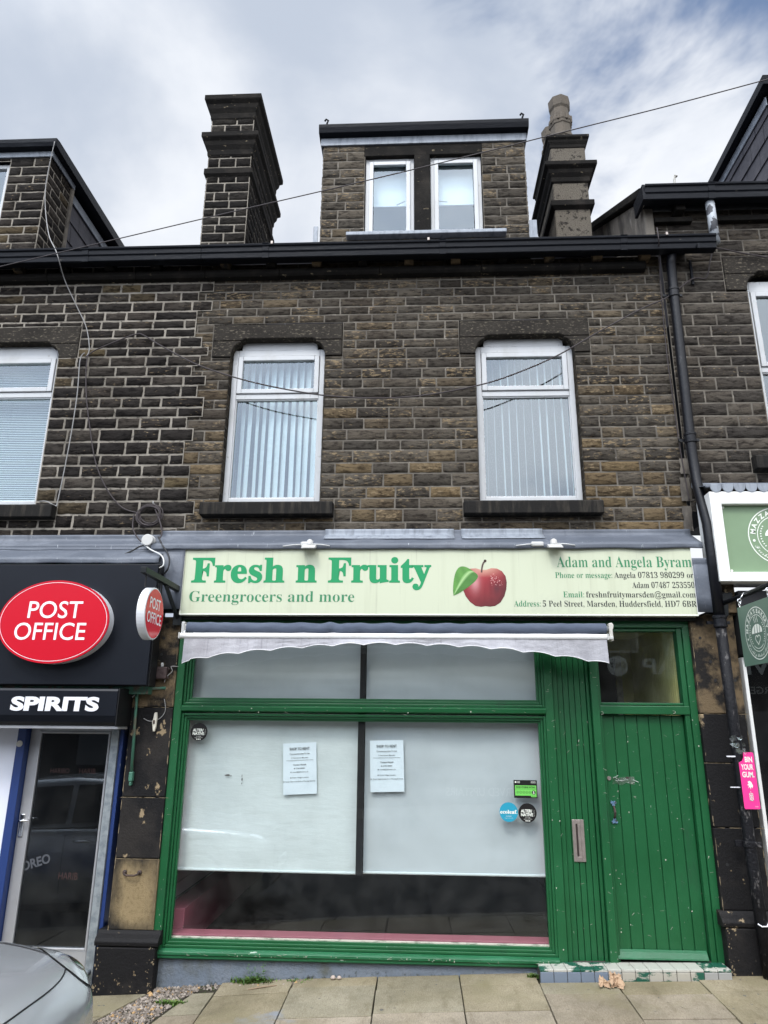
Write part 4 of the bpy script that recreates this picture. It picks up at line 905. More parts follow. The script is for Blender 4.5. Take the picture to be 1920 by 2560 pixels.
Bx('dormer_quoin_edge', 'cement_render', pd, (-4.475, -4.44, 7.42, 7.47, 5.02, 6.64), bevel=0.01)
slate_cheek(pd, -4.52, 7.46, 9.6, 5.1, 6.52, 1, seed=7)
Bx('dormer_cheek_flashing', 'light_lead', pd, (-4.50, -4.485, 7.46, 9.6, 6.50, 6.62))
Bx('dormer_flashing', 'light_lead', pd, (-6.15, -4.445, 6.872, 6.898, 6.62, 6.70), (-4.452, -4.435, 6.872, 7.46, 6.62, 6.70), bevel=0.004)
b = MB(); b.extrude_x([(6.80, 6.70), (6.78, 6.75), (6.775, 6.80), (6.85, 6.815), (9.7, 6.83), (9.7, 6.68), (6.9, 6.69)], -6.2, -4.36); b.build('dormer_roof', 'dark_gutter', pd, bevel=0.006)
upvc(pd, -6.1, -4.975, 5.425, 6.575, 6.945, None, None)
Bx('lead_apron', 'light_lead', pd, (-4.72, -4.44, 6.86, 6.885, 5.0, 5.24), bevel=0.006)
lead_sheet(post, -6.2, -2.535, 1.72, 6.685, 1.60, 6.52, 0.02, 13); lead_sheet(post, -6.2, -2.40, 1.585, 6.53, 1.46, 6.34, 0.05, 14, name='lead_apron')
Bx('fascia_backing', 'green_conduit', post, (-6.2, -2.42, 6.45, 6.70, 0.24, 1.50))
Bx('inner_pillar', 'black_steel', post, (-2.42, -2.20, 6.50, 6.56, 0.98, 1.50))
# entrance: blue post, aluminium door, galvanised shutter guide
en = Bx('entrance', 'blue_paint', post, (-3.672, -3.592, 6.66, 6.80, -2.2, 0.02), (-2.70, -2.665, 6.62, 6.80, -2.2, 0.02), bevel=0.006)
Bx('shutter_guide', 'galvanised', en, (-2.772, -2.702, 6.60, 6.76, -2.12, 0.0), bevel=0.004)
Bx('window_panel', 'white_vinyl', en, (-6.2, -3.676, 6.70, 6.73, -1.6, 0.02))
Bx('stall_riser', 'blue_paint', en, (-6.2, -3.676, 6.68, 6.75, -2.5, -1.602))
b = MB(); b.lathe([(0.028, 6.652), (0.028, 6.66)], (-3.64, 0, -0.20), axis='y', seg=14); b.lathe([(0.012, 6.650), (0.012, 6.66)], (-3.64, 0, -0.20), axis='y', seg=10); b.build('shutter_lock', 'off_white_plastic', en)
pdoor = Bx('door', 'brushed_aluminium', post, (-3.588, -3.50, 6.735, 6.79, -2.08, -0.01), (-2.83, -2.776, 6.735, 6.79, -2.08, -0.01), (-3.50, -2.83, 6.735, 6.79, -2.08, -1.87), (-3.50, -2.83, 6.735, 6.79, -0.09, -0.01), bevel=0.006)
b = MB(); rectframe(b, -3.50, -2.83, -1.87, -0.09, 0.018, 6.727, 6.75); b.build('glazing_bead', 'brushed_aluminium', pdoor, bevel=0.004)
p = MB(); p.poly([(-3.49, 6.755, -1.86), (-2.84, 6.755, -1.86), (-2.84, 6.755, -0.10), (-3.49, 6.755, -0.10)]); p.build('pane', 'door_glass', pdoor, fix=False)
b = MB(); dq = lambda X, Z: (X, 6.7545, Z)
text(b, 'HARIBO', -3.365, -0.455, 0.042, dq, w=0.175, offset=-0.01); text(b, 'HARIB', -3.095, -0.455, 0.042, dq, w=0.15, offset=-0.01); text(b, 'HARIB', -3.165, -1.33, 0.055, dq, w=0.17, offset=-0.01)
b.build('lettering', 'haribo_red', pdoor, fix=False)
b = MB(); ca, sa = math.cos(0.30), math.sin(0.30); text(b, 'OREO', 0, 0, 0.075, lambda X, Z: (-3.50+X*ca-Z*sa, 6.7545, -1.27+X*sa+Z*ca), w=0.26, offset=0.03); b.build('decal', 'dull_decal', pdoor, fix=False)
Bx('lock_plate', 'chrome', pdoor, (-3.572, -3.530, 6.722, 6.735, -0.99, -0.80), bevel=0.008)
b = MB(); b.tube([(-3.556, 6.735, -0.855), (-3.556, 6.69, -0.855), (-3.54, 6.682, -0.852), (-3.46, 6.685, -0.848)], [0.009, 0.009, 0.010, 0.007], 8); b.build('door_handle', 'chrome', pdoor, smooth=True)
Bx('door_threshold', 'brushed_aluminium', pdoor, (-3.60, -2.77, 6.66, 6.80, -2.125, -2.085))
Bx('shop_room', 'room_dark', post, (-5.4, -2.6, 8.99, 9.05, -2.3, 0.25), (-2.70, -2.66, 6.82, 9.0, -2.1, 0.2), (-5.4, -2.7, 6.82, 9.0, 0.15, 0.2), (-5.4, -2.7, 6.82, 9.0, -2.2, -2.11))
# ================================================================== the bakery's house
bak = thing('bakery_house', 'taller stone house with a rendered gable above a sage green bakery front', 'house', (4, Y0, gz(4, 6.6)))
X3 = 3.50
HOLES3 = window_hole(X3, 4.55, 2.55, 4.44, 4.86, 3.28, 4.8)+[(3.28, 4.9, 2.40, 2.55)]
b = MB(); coursed(b, 2.60, 6.6, 2.0, 5.46, HOLES3+[(2.4, 2.64, 1.9, 4.9)], facade(Y0+0.002), 51, lambda z: 0.128, (0.24, 0.5), 0.011, 0.0075, tint_right, rough=0.004)
b.build('wall', ['stone', 'tan_mortar'], bak, smooth=True)
lintel(bak, X3, 4.55, 3.286, 4.8, 4.855, 4.64, 4.445, 4.67, Y0)
reveal(bak, X3, 4.55, 2.55, 4.445, Y0)
upvc(bak, X3+0.005, 4.545, 2.6, 4.60, 6.79, 3.55, None, tt=0.13)
b = MB(); b.extrude_x([(6.60, 2.405), (6.60, 2.53), (6.615, 2.545), (6.84, 2.56), (6.84, 2.405)], 3.28, 4.9); b.build('window_sill', 'sill_stone', bak, bevel=0.008)
# rendered gable above the neighbour's roof, with its verge
b = MB(); gp = [(6.66, 4.9), (6.66, 5.52), (6.80, 5.66), (10.6, 7.86), (10.6, 4.9)]
b.extrude_x(gp, 2.50, 2.60); b.build('gable_wall', 'cement_render', bak, bevel=0.01)
b = MB(); b.extrude_x([(6.60, 5.58), (10.6, 7.87), (10.6, 7.96), (6.56, 5.66)], 2.44, 2.62); b.build('verge', 'sooty_stone', bak, bevel=0.01)
Bx('string_course', 'sooty_stone', bak, (2.602, 3.0, 6.63, 6.70, 5.27, 5.33), (3.22, 6.6, 6.63, 6.70, 5.27, 5.335), bevel=0.006)
for x in (2.86, 3.95, 4.9):
    Bx('gutter_bracket', 'sooty_stone', bak, (x-0.05, x+0.05, 6.55, 6.70, 5.36, 5.47), bevel=0.01)
Bx('soffit_board', 'dark_gutter', bak, (2.50, 6.6, 6.50, 6.72, 5.465, 5.49))
gutter(bak, 2.455, 6.6, 6.41, 5.585, 0.175)
b = MB(); b.tube([(2.78, 6.45, 5.58), (2.78, 6.44, 5.66), (2.79, 6.43, 5.70), (2.80, 6.42, 5.675)], 0.014, 6); b.build('gutter_hook', 'off_white_plastic', bak)
Bx('verge_end', 'dark_gutter', bak, (2.43, 2.462, 6.44, 6.75, 5.41, 5.60))
slate_roof(bak, 2.62, 6.6, 6.56, 5.55, 10.4, 7.8, 6)
b = MB(); b.tube([(3.155, 6.52, 5.42), (3.155, 6.52, 4.90)], 0.048, 14); b.build('waste_pipe', 'peeling_pipe', bak, smooth=True)
bd = Bx('dormer', 'sooty_stone', bak, (4.25, 6.5, 7.2, 7.3, 5.3, 5.6))
slate_cheek(bd, 4.26, 7.02, 9.4, 5.6, 7.34, -1, seed=9)
b = MB(); b.extrude_x([(6.85, 7.36), (6.83, 7.48), (9.5, 7.40), (9.5, 7.28)], 4.14, 6.6); b.build('dormer_roof', 'dark_gutter', bd, bevel=0.006)
Bx('dormer_cheek_flashing', 'light_lead', bd, (4.225, 4.24, 7.0, 9.4, 7.20, 7.32))
Bx('dormer_wall', 'sooty_stone', bd, (4.27, 6.5, 7.02, 7.1, 5.6, 7.36))
# bakery shopfront: white corner post, dark window
bf = Bx('shopfront_frame', 'white_paint', bak, (2.875, 2.905, 6.56, 6.72, -1.9, 0.60), bevel=0.004)
p = MB(); p.poly([(2.905, 6.68, -1.8), (6.4, 6.68, -1.8), (6.4, 6.68, 0.9), (2.905, 6.68, 0.9)]); p.build('pane', 'door_glass', bf, fix=False)
Bx('shop_room', 'room_dark', bak, (2.86, 6.4, 7.9, 7.95, -1.9, 1.1), (2.86, 2.88, 6.75, 7.9, -1.9, 1.1))
Bx('stall_riser', 'painted_stone', bak, (2.906, 6.5, 6.65, 6.76, -2.1, -1.55), bevel=0.006)
Bx('fascia_soffit', 'room_dark', bak, (2.87, 6.5, 6.45, 6.74, 0.62, 1.18))
Bx('pillar_head', 'bare_stone', bak, (2.70, 2.875, 6.52, 6.74, 0.99, 1.28), bevel=0.012)
lead_sheet(bak, 2.66, 6.5, 2.22, 6.675, 2.14, 6.36, 0.02, 17)
# scalloped lead edge
b = MB(); x = 2.70
while x < 5.2:
    b.prism([(x+0.052*math.cos(math.pi+k*math.pi/8)+0.052, 2.13+0.055*math.sin(math.pi+k*math.pi/8)) for k in range(9)]+[(x+0.104, 2.16), (x, 2.16)], 6.345, 6.353); x += 0.107
b.build('scalloped_lead', 'light_lead', bak, bevel=0.002)
# old mortar and render scars by the party line
for k, (xa, xb, za, zb) in enumerate(((2.55, 2.64, 1.80, 2.05), (2.56, 2.66, 2.10, 2.34), (2.58, 2.68, 2.38, 2.54))):
    b = MB(); b.grid(lambda u, v: (xa+(xb-xa)*u+0.015*noise.noise(Vector((u*3, v*3, k))), 6.688-0.012*math.sin(math.pi*u)*math.sin(math.pi*v), za+(zb-za)*v), 8, 8); b.build('mortar_patch', 'cement_render', bak, smooth=True)
# ================================================================== across the street, seen in the glass
pub = thing('public_house', 'dark stone pub across the street, seen mirrored in the shop glass', 'pub', (4, -6.4, gz(4, -6)))
Bx('wall', 'pub_stone', pub, (-14, 14, -7.0, -6.4, -2.6, 3.6))
b = MB(); b.extrude_x([(-6.2, 3.5), (-6.2, 3.62), (-10, 5.6), (-10, 3.5)], -14, 14); b.build('roof', 'slate', pub)
for wx in (-9.5, -6.5, -3.4, -0.4, 2.6, 5.4, 8.6):
    w = Bx('window', 'off_white_plastic', pub, (wx-0.55, wx+0.55, -6.4, -6.36, 1.9, 3.1)); Bx('pane', 'car_glass', w, (wx-0.47, wx+0.47, -6.357, -6.35, 1.98, 3.02))
for wx in (-8.5, -4.4, -0.4, 4.2, 8.6):
    w = Bx('window', 'black_trim', pub, (wx-0.8, wx+0.8, -6.4, -6.36, -1.2, 0.5)); Bx('pane', 'car_glass', w, (wx-0.72, wx+0.72, -6.357, -6.35, -1.12, 0.42))
psign = thing('pub_sign', 'row of pale letters on the pub front, mirrored in the fanlight glass', 'sign', (6.2, -6.38, 1.4))
Bx('sign_board', 'black_trim', psign, (4.5, 11.2, -6.398, -6.37, 1.15, 1.95))
b = MB(); text(b, 'BREWERY TAP', -10.9, 1.36, 0.40, lambda x, z: (-x, -6.365, z), w=4.9, offset=0.02); b.build('lettering', 'logo_white', psign)
b = MB(); text(b, 'BURGERS', -9.6, 0.86, 0.18, lambda x, z: (-x, -6.34, z), w=1.15, offset=0.01); text(b, 'SERVED UPSTAIRS', -2.6, -1.75, 0.2, lambda x, z: (-x, -6.39, z), w=1.9, offset=0.01); b.build('window_lettering', 'off_white_plastic', psign)
b = MB(); disc(b, -5.35, 1.56, 0.27, lambda x, z: (-x, -6.366, z)); b.m = 1; text(b, 'SALT', -5.35, 1.52, 0.13, lambda x, z: (-x, -6.362, z), align='c', offset=0.02); b.build('roundel', ['logo_white', 'black_ink'], psign)
# ================================================================== the greengrocer's sign
SY = 6.445
sg = thing('shop_sign', 'long pale yellow greengrocer sign board with green lettering and a red apple', 'sign', (0.15, SY, 0.96))
Bx('sign_board', 'sign_cream', sg, (-2.19, 2.492, SY, SY+0.05, 0.962, 1.572), bevel=0.002)
Bx('sign_frame', 'sign_edge', sg, (-2.196, 2.498, SY-0.004, SY+0.09, 1.572, 1.584), (-2.196, 2.498, SY-0.004, SY+0.09, 0.950, 0.962), (-2.200, -2.190, SY-0.004, SY+0.09, 0.950, 1.584), bevel=0.002)
Bx('sign_case', 'black_steel', sg, (-2.18, 2.48, SY+0.052, SY+0.20, 0.955, 1.57))
put = lambda x, z: (x, SY-0.0015, z)
b = MB(); text(b, 'Fresh n Fruity', -2.115, 1.256, 0.232, put, w=2.24, face='serif', offset=0.017); b.build('large_lettering', 'leaf_green_ink', sg, fix=False)
b = MB(); text(b, 'Greengrocers and more', -2.118, 1.072, 0.098, put, w=1.535, face='serif', offset=-0.007); b.build('small_lettering', 'mid_green_ink', sg, fix=False)
def line(name, mat, t_, x, z, h, w, align): b = MB(); text(b, t_, x, z, h, put, w=w, align=align, face='serif', offset=-0.006); b.build(name, mat, sg, fix=False)
def two_tone(a, c, x0, x1, z, h):
    wa = width_of(a, h, 'serif', -0.006) if a else 0; wc = width_of(c, h, 'serif', -0.006); gap = h*0.42 if a else 0
    k = (x1-x0)/(wa+wc+gap)
    if a: line('contact_heading', 'mid_green_ink', a, x0, z, h, wa*k, 'l')
    line('contact_line', 'black_ink', c, x1, z, h, wc*k, 'r')
line('names_line', 'mid_green_ink', 'Adam and Angela Byram', 2.487, 1.394, 0.098, 1.213, 'r')
two_tone('Phone or message:', 'Angela 07813 980299 or', 1.253, 2.491, 1.294, 0.053)
two_tone('', 'Adam 07487 253550', 1.937, 2.491, 1.202, 0.053)
two_tone('Email:', 'freshnfruitymarsden@gmail.com', 1.315, 2.491, 1.116, 0.053)
two_tone('Address:', '5 Peel Street, Marsden, Huddersfield, HD7 6BR', 0.868, 2.491, 1.032, 0.053)
# the printed apple: outline from the sign, shaded as the print is
ap = [(0.63,1.352),(0.668,1.366),(0.715,1.362),(0.757,1.338),(0.785,1.295),(0.793,1.24),(0.787,1.18),(0.768,1.12),(0.735,1.066),(0.69,1.036),(0.65,1.03),(0.61,1.034),(0.575,1.028),(0.53,1.036),(0.485,1.07),(0.45,1.12),(0.428,1.18),(0.42,1.24),(0.428,1.295),(0.452,1.338),(0.49,1.36),(0.54,1.365),(0.585,1.35)]
ap = [(0.605+(x-0.605)*1.10, 1.026+(z-1.026)*1.06) for x, z in ap]
b = MB(); cx, cz = 0.605, 1.205; n = len(ap); rings = 14; I = []
for r in range(rings+1):
    t = r/rings; row = []
    for (x, z) in ap:
        X, Z = cx+(x-cx)*t, cz+(z-cz)*t; u, v = (X-cx)/0.187, (Z-cz)/0.17
        base = lerp((0.25, 0.005, 0.014), (0.38, 0.028, 0.036), max(0, min(1, 0.5+0.5*noise.noise(Vector((X*40, Z*6, 1))))))
        sh = max(0, min(1, 0.62+0.50*v-0.22*u-0.35*max(0, abs(u)-0.75)/0.25)); base = lerp(tuple(c*0.26 for c in base), base, sh)
        hl = math.exp(-((u+0.45)**2/0.05+(v-0.35)**2/0.25)); base = lerp(base, (0.74, 0.42, 0.42), 0.55*hl)
        dk = math.exp(-((u-0.62)**2/0.05+(v+0.05)**2/0.10)); base = lerp(base, (0.055, 0.006, 0.012), 0.75*dk)
        tp = max(0, (v-0.55)/0.45); base = lerp(base, (0.66, 0.42, 0.30), 0.8*tp*max(0, 1-abs(u)))
        b.col = (*base, 0); row.append(b.vert((X, SY-0.0015, Z)))
    I.append(row)
for r in range(rings):
    for k in range(n): b.face((I[r][k], I[r][(k+1) % n], I[r+1][(k+1) % n], I[r+1][k]))
for k in range(70):
    a = rng.uniform(0, 1); x, z = 0.665+rng.uniform(0, 0.11), 1.22+rng.uniform(0, 0.12); b.col = (0.80, 0.45, 0.42, 0)
    if (x-0.605)**2/0.187**2+(z-1.2)**2/0.17**2 < 0.85: disc(b, x, z, rng.uniform(0.0018, 0.0035), lambda X, Z: (X, SY-0.0022, Z), seg=6)
b.build('apple_picture', 'print', sg, fix=False, smooth=True)
b = MB(); stem = [(0.585, 1.345), (0.590, 1.39), (0.602, 1.43), (0.622, 1.46)]
b.col = (0.075, 0.035, 0.03, 0); stroke(b, stem, 0.014, lambda X, Z: (X, SY-0.003, Z)); disc(b, 0.622, 1.455, 0.012, lambda X, Z: (X, SY-0.003, Z))
b.build('stalk_picture', 'print', sg, fix=False)
b = MB(); N_ = 16; A = []
for k in range(N_+1):
    t = k/N_; mx = 0.525-0.20*t+0.02*math.sin(math.pi*t); mz = 1.345-0.195*t*t-0.02*t+0.035*math.sin(math.pi*t); wd = 0.098*math.sin(math.pi*min(1, t*0.97+0.03))**0.8
    row = []
    for j in range(9):
        s = j/4-1; c = lerp((0.025, 0.115, 0.014), (0.10, 0.28, 0.045), 0.5+0.5*(1 if s > 0 else -0.3)*(0.6+0.4*math.sin(t*22+abs(s)*3)))
        if j == 4: c = (0.34, 0.55, 0.22)
        b.col = (*c, 0); row.append(b.vert((mx-s*wd*0.78, SY-0.0026, mz+s*wd*0.62)))
    A.append(row)
for k in range(N_):
    for j in range(8): b.face((A[k][j], A[k+1][j], A[k+1][j+1], A[k][j+1]))
b.build('leaf_picture', 'print', sg, fix=False, smooth=True)
# sign lamps on top of the board
for i, (lx, lab) in enumerate(((-1.02, 'small white floodlight clipped above the word Fresh on the sign'), (1.245, 'small white floodlight with a round knob above the names on the sign'))):
    t = thing('sign_lamp', lab, 'lamp', (lx, 6.42, 1.585), 'floodlights along the top of the shop sign')
    Bx('junction_cover', 'white_plastic', t, *([(lx-0.075, lx+0.04, 6.405, 6.455, 1.585, 1.635)] if i == 0 else [(lx-0.20, lx-0.085, 6.405, 6.455, 1.585, 1.63)]), bevel=0.012)
    b = MB(); b.extrude_x([(6.32, 1.545), (6.315, 1.558), (6.40, 1.60), (6.43, 1.60), (6.43, 1.575)], lx-0.055, lx+0.075); b.build('lamp_head', 'white_plastic', t, bevel=0.006)
    b = MB(); b.lathe([(0.03, 0.0), (0.034, 0.02), (0.028, 0.055), (0.012, 0.068)], (lx+0.01, 6.425, 1.59), seg=14); b.build('swivel', 'white_plastic', t, smooth=True)
    b = MB(); s = -1; b.tube([(lx-0.07-0.1*i, 6.41, 1.605), (lx-0.14-0.1*i, 6.40, 1.600), (lx-0.24-0.1*i, 6.41, 1.590)], 0.005, 6); b.build('lead_wire', 'white_cable', t, smooth=True); b = MB(); b.tube([(lx+0.03, 6.41, 1.61), (lx+0.12, 6.40, 1.602), (lx+0.2, 6.41, 1.592)], 0.005, 6); b.build('lead_wire', 'white_cable', t, smooth=True)
# ------------------------------------------------------------------ awning, rolled in
aw = thing('awning', 'rolled-in shop awning with dark blue roll, white bar and grey scalloped valance', 'awning', (-0.2, 6.40, 0.75))
b = MB()
def roll(u, v):
    x = -2.085+u*3.735; a = 2*math.pi*v; w = 0.005*math.sin(a*1.0+x*24)*max(0.15, math.sin(math.pi*min(1, u*1.1)))+0.002*noise.noise(Vector((x*12, math.cos(a)*2, math.sin(a)*2)))
    w += 0.009*math.sin(a+x*40)*max(0, noise.noise(Vector((x*2.0, 3, 1))))
    r = 0.050+w; return (x, 6.375+r*math.cos(a), 0.822+r*math.sin(a)-0.004*math.sin(math.pi*u))
b.grid(roll, 260, 22); b.build('fabric_roll', 'awning_top_fabric', aw, smooth=True)
b = MB(); b.tube([(-2.12, 6.375, 0.822), (1.695, 6.375, 0.822)], 0.026, 16); b.build('roller_tube', 'galvanised', aw, smooth=True)
b = MB(); b.extrude_x([(6.265, 0.725), (6.26, 0.74), (6.265, 0.758), (6.28, 0.765), (6.325, 0.76), (6.33, 0.728), (6.31, 0.718), (6.28, 0.718)], -2.115, 1.632); b.build('front_bar', 'white_paint', aw, bevel=0.004)
Bs('bar_end_cap', 'white_plastic', aw, (-2.128, -2.115, 6.258, 6.332, 0.714, 0.768), (1.632, 1.644, 6.258, 6.332, 0.714, 0.768), bevel=0.004)
Bx('end_bracket', 'white_plastic', aw, (-2.132, -2.100, 6.33, 6.43, 0.745, 0.875), (-2.128, -2.085, 6.34, 6.40, 0.79, 0.855), bevel=0.012)
b = MB(); b.tube([(-2.09, 6.33, 0.80), (-2.095, 6.325, 0.765), (-2.10, 6.32, 0.755)], 0.006, 6); b.build('gear_pin', 'chrome', aw, smooth=True)
b = MB(); b.prism([(1.672, 0.868), (1.70, 0.875), (1.714, 0.86), (1.714, 0.835), (1.704, 0.81), (1.706, 0.715), (1.674, 0.712)], 6.34, 6.40); b.build('end_bracket', 'off_white_plastic', aw, bevel=0.006)
Bs('bracket_arm', 'white_plastic', aw, (1.644, 1.69, 6.28, 6.39, 0.722, 0.748), (1.68, 1.70, 6.36, 6.62, 0.80, 0.86), (-2.125, -2.10, 6.40, 6.62, 0.80, 0.86), bevel=0.004)
b = MB()
def drape(u, v): x = -2.02+u*3.6; return (x, 6.33+0.03*v, 0.764+0.030*v-(0.012*abs(math.sin(x*9))+0.006*noise.noise(Vector((x*8, 1, 1))))*(v))
b.grid(drape, 120, 3); b.build('fabric_fold', 'awning_valance_fabric', aw, smooth=True)
vx0, vx1 = -2.075, 1.628
def vb(x):   # lower edge: sags towards the ends, scalloped
    u = (x-vx0)/(vx1-vx0); n = 13.5
    base = 0.498+0.165*math.sin(math.pi*u)**0.8*1.0
    return base - 0.0 + 0.020*abs(math.sin(math.pi*(u*n+0.15))) - (0.012 if u < 0.02 else 0)
b = MB()
def val(u, v):
    x = vx0+u*(vx1-vx0); zt = 0.720; zb = vb(x); z = zb+(zt-zb)*v
    return (x, 6.275+0.016*math.sin(x*5.3+1)*(1-v)+0.010*noise.noise(Vector((x*3, v*2, 4)))*(1-v)+0.004*noise.noise(Vector((x*14, v*5, 8)))-0.02*(1-v), z)
b.grid(val, 280, 10); vo = b.build('valance', 'awning_valance_fabric', aw, smooth=True)
b = MB(); pts = [Vector(val(k/280, 0))-Vector((0, 0.001, 0)) for k in range(281)]; b.tube(pts, 0.0035, 5); b.build('valance_piping', 'valance_piping', aw, smooth=True)
# ------------------------------------------------------------------ blinds, papers and stickers in the window
for nm, mt, x0, x1, zt, zb, lab, yy in (('a', 'blind_fabric', -2.135, -0.548, 0.10, -1.228, 'lowered white roller blind on the left of the green shop window', 6.76), ('b', 'blind_fabric_grey', -0.485, 1.088, 0.10, -1.222, 'lowered grey-white roller blind beside the hygiene and round stickers', 6.77),
                               ('c', 'blind_fabric_grey', -2.13, -0.538, 0.86, 0.12, 'roller blind in the left transom, awning shade put into its grey', 6.77), ('d', 'blind_fabric_grey', -0.482, 1.10, 0.86, 0.12, 'roller blind in the right transom, awning shade put into its grey', 6.775)):  # both transom blinds carry the awning's shade in their colour
    t = thing('roller_blind', lab, 'blind', ((x0+x1)/2, yy, zb), 'roller blinds inside the shop window')
    b = MB(); sd = x0*7+zt
    b.grid(lambda u, v: (x0+(x1-x0)*u, yy+0.010*noise.noise(Vector((u*4, v*3, sd)))+0.006*noise.noise(Vector(((u+v)*6, (u-v)*2, sd+8)))*(1-v)+0.004*noise.noise(Vector((u*2, v*14, sd+3))), zb+(zt-zb)*v+(0.008*(1-u) if nm == 'a' else 0.0)), 40, 30); b.build('fabric', mt, t, smooth=True)
    if zb < 0: b = MB(); s = 0.008 if nm == 'a' else 0.0; b.tube([(x0, yy-0.004, zb-0.008+s), (x1, yy-0.004, zb-0.008)], 0.011, 10); b.build('bottom_bar', 'slat_white', t)
b = MB(); rs_ = random.Random(9)
for x, z, w_, h_ in ((-1.72, -0.452, .028, .008), (-1.69, -0.457, .008, .004), (-1.59, -0.455, .004, .012), (-1.588, -0.485, .005, .018), (-1.588, -0.52, .004, .012)):
    b.poly([(x+w_*rs_.uniform(.6, 1.2)*math.cos(t_), 6.742, z+h_*rs_.uniform(.6, 1.2)*math.sin(t_)) for t_ in (0, 1, 2, 3, 4, 5.2)])
b.build('stain', 'rusty_iron', [o for o in bpy.data.objects if o.name.startswith('roller_blind') and o.type == 'EMPTY' and 'left of the green' in o['label']][0], fix=False)
def notice(x, z, tilt, lab):
    t = thing('poster', lab, 'poster', (x, 6.74, z), 'shop to rent notices')
    ca, sa = math.cos(R_(tilt)), math.sin(R_(tilt)); P = lambda X, Z, d=0.0: (x+X*ca-Z*sa, 6.735-d, z+X*sa+Z*ca)
    b = MB(); b.grid(lambda u, v: P((u-0.5)*0.302, (v-0.5)*0.436, 0.004*math.sin(u*3)*math.sin(v*4)), 8, 8); b.build('sheet', 'paper', t, smooth=True)
    b = MB(); q = lambda X, Z: P(X, Z, 0.0075)
    text(b, 'SHOP TO RENT', 0, 0.158, 0.021, q, w=0.182, align='c', offset=0.016)
    text(b, 'Commercial Unit To Let', 0, 0.119, 0.0125, q, w=0.182, align='c', offset=0.012)
    text(b, '5 Peel Street, Marsden', 0, 0.086, 0.0105, q, w=0.15, align='c', offset=0.006)
    stroke(b, [(-0.122, 0.069), (0.122, 0.069)], 0.0022, q)
    text(b, 'Contact Hannah', 0, 0.026, 0.0125, q, w=0.118, align='c', offset=0.012)
    for zz, s, w in ((-0.004, '07780 888084', 0.08), (-0.034, 'hannah@elkhomes.co.uk', 0.142), (-0.081, 'Prime Village Location', 0.145), (-0.113, 'Great Opportunity for a Thriving Business', 0.27)):
        text(b, s, 0.006, zz, 0.0095, q, w=w, align='c', offset=0.006); xx = -w/2-0.008; b.poly([q(xx-0.004, zz), q(xx+0.004, zz), q(xx+0.004, zz+0.008), q(xx-0.004, zz+0.008)])
    b.build('printed_lines', 'black_ink', t, fix=False)
notice(-1.067, -0.386, 3.0, 'white SHOP TO RENT sheet, larger gap to the dark bar, left of it')
notice(-0.283, -0.356, 1.6, 'white SHOP TO RENT sheet close beside the dark bar, right of it')
PW = lambda X, Z: (X, 6.6755, Z)
def lozenge_alt(x, z, lab):
    t = thing('round_sticker', lab, 'sticker', (x, 6.676, z), 'round black ALTER/NATIVE stickers')
    b = MB(); disc(b, x, z, 0.078, PW); b.build('backing', 'sticker_black', t, fix=False)
    b = MB(); q = lambda X, Z: (X, 6.6745, Z)
    text(b, 'ALTER/', x-0.057, z+0.004, 0.024, q, w=0.098, offset=0.035); text(b, 'NATIVE', x-0.057, z-0.026, 0.024, q, w=0.104, offset=0.035)
    text(b, 'by suma', 0, 0, 0.006, lambda X, Z: q(x+0.058-Z, z-0.026+X), w=0.05); text(b, 'IN STORE', x, z-0.042, 0.006, q, w=0.042, align='c'); text(b, 'CLEANING LAUNDRY REFILL', x, z-0.052, 0.004, q, w=0.075, align='c')
    for k in (-1, 0, 1): b.poly([q(x+k*0.015-0.005, z-0.068), q(x+k*0.015+0.005, z-0.068), q(x+k*0.015+0.004, z-0.059), q(x+k*0.015-0.004, z-0.059)])
    b.build('lettering', 'logo_white', t, fix=False)
lozenge_alt(-1.994, -0.081, 'round black ALTER/NATIVE sticker in the top left corner of the window'); lozenge_alt(0.938, -0.722, 'round black ALTER/NATIVE sticker beside the teal round one')
t = thing('round_sticker', 'round teal sticker reading ecoleaf beside a black one', 'sticker', (0.778, 6.676, -0.718))
b = MB(); disc(b, 0.777, -0.718, 0.079, PW); b.build('backing', 'teal_ink', t, fix=False)
b = MB(); q = lambda X, Z: (X, 6.6745, Z); text(b, 'ecoleaf.', 0.777, -0.730, 0.030, q, w=0.146, align='c', face='serif', offset=0.012); text(b, 'IN STORE', 0.777, -0.755, 0.008, q, w=0.046, align='c'); text(b, 'CLEANING LAUNDRY REFILL', 0.777, -0.768, 0.004, q, w=0.072, align='c'); b.build('lettering', 'logo_white', t, fix=False)
t = thing('hygiene_sticker', 'black and green food hygiene rating sticker with a circled 5', 'sticker', (0.93, 6.676, -0.53))
b = MB(); b.poly([PW(0.829, -0.603), PW(1.031, -0.603), PW(1.031, -0.456), PW(0.829, -0.456)]); b.build('backing', 'sticker_black', t, fix=False)
b = MB(); q = lambda X, Z: (X, 6.6748, Z); b.poly([q(0.839, -0.583), q(0.975, -0.583), q(0.975, -0.594), q(1.023, -0.594), q(1.023, -0.500), q(0.839, -0.500)]); b.build('green_field', 'hygiene_green', t, fix=False)
b = MB(); q = lambda X, Z: (X, 6.6742, Z); text(b, 'FOOD HYGIENE RATING', 0.931, -0.521, 0.014, q, w=0.166, align='c', offset=0.03); stroke(b, [(0.841, -0.529), (1.021, -0.529)], 0.002, q)
for k in range(5): ring(b, 0.861+k*0.0262, -0.556, 0.0105, 0.0088, q, seg=20); text(b, str(k), 0.861+k*0.0262, -0.561, 0.010, q, align='c')
disc(b, 0.999, -0.557, 0.0165, q); text(b, 'VERY GOOD', 0.999, -0.589, 0.005, q, w=0.036, align='c'); b.build('lettering', 'sticker_black', t, fix=False)
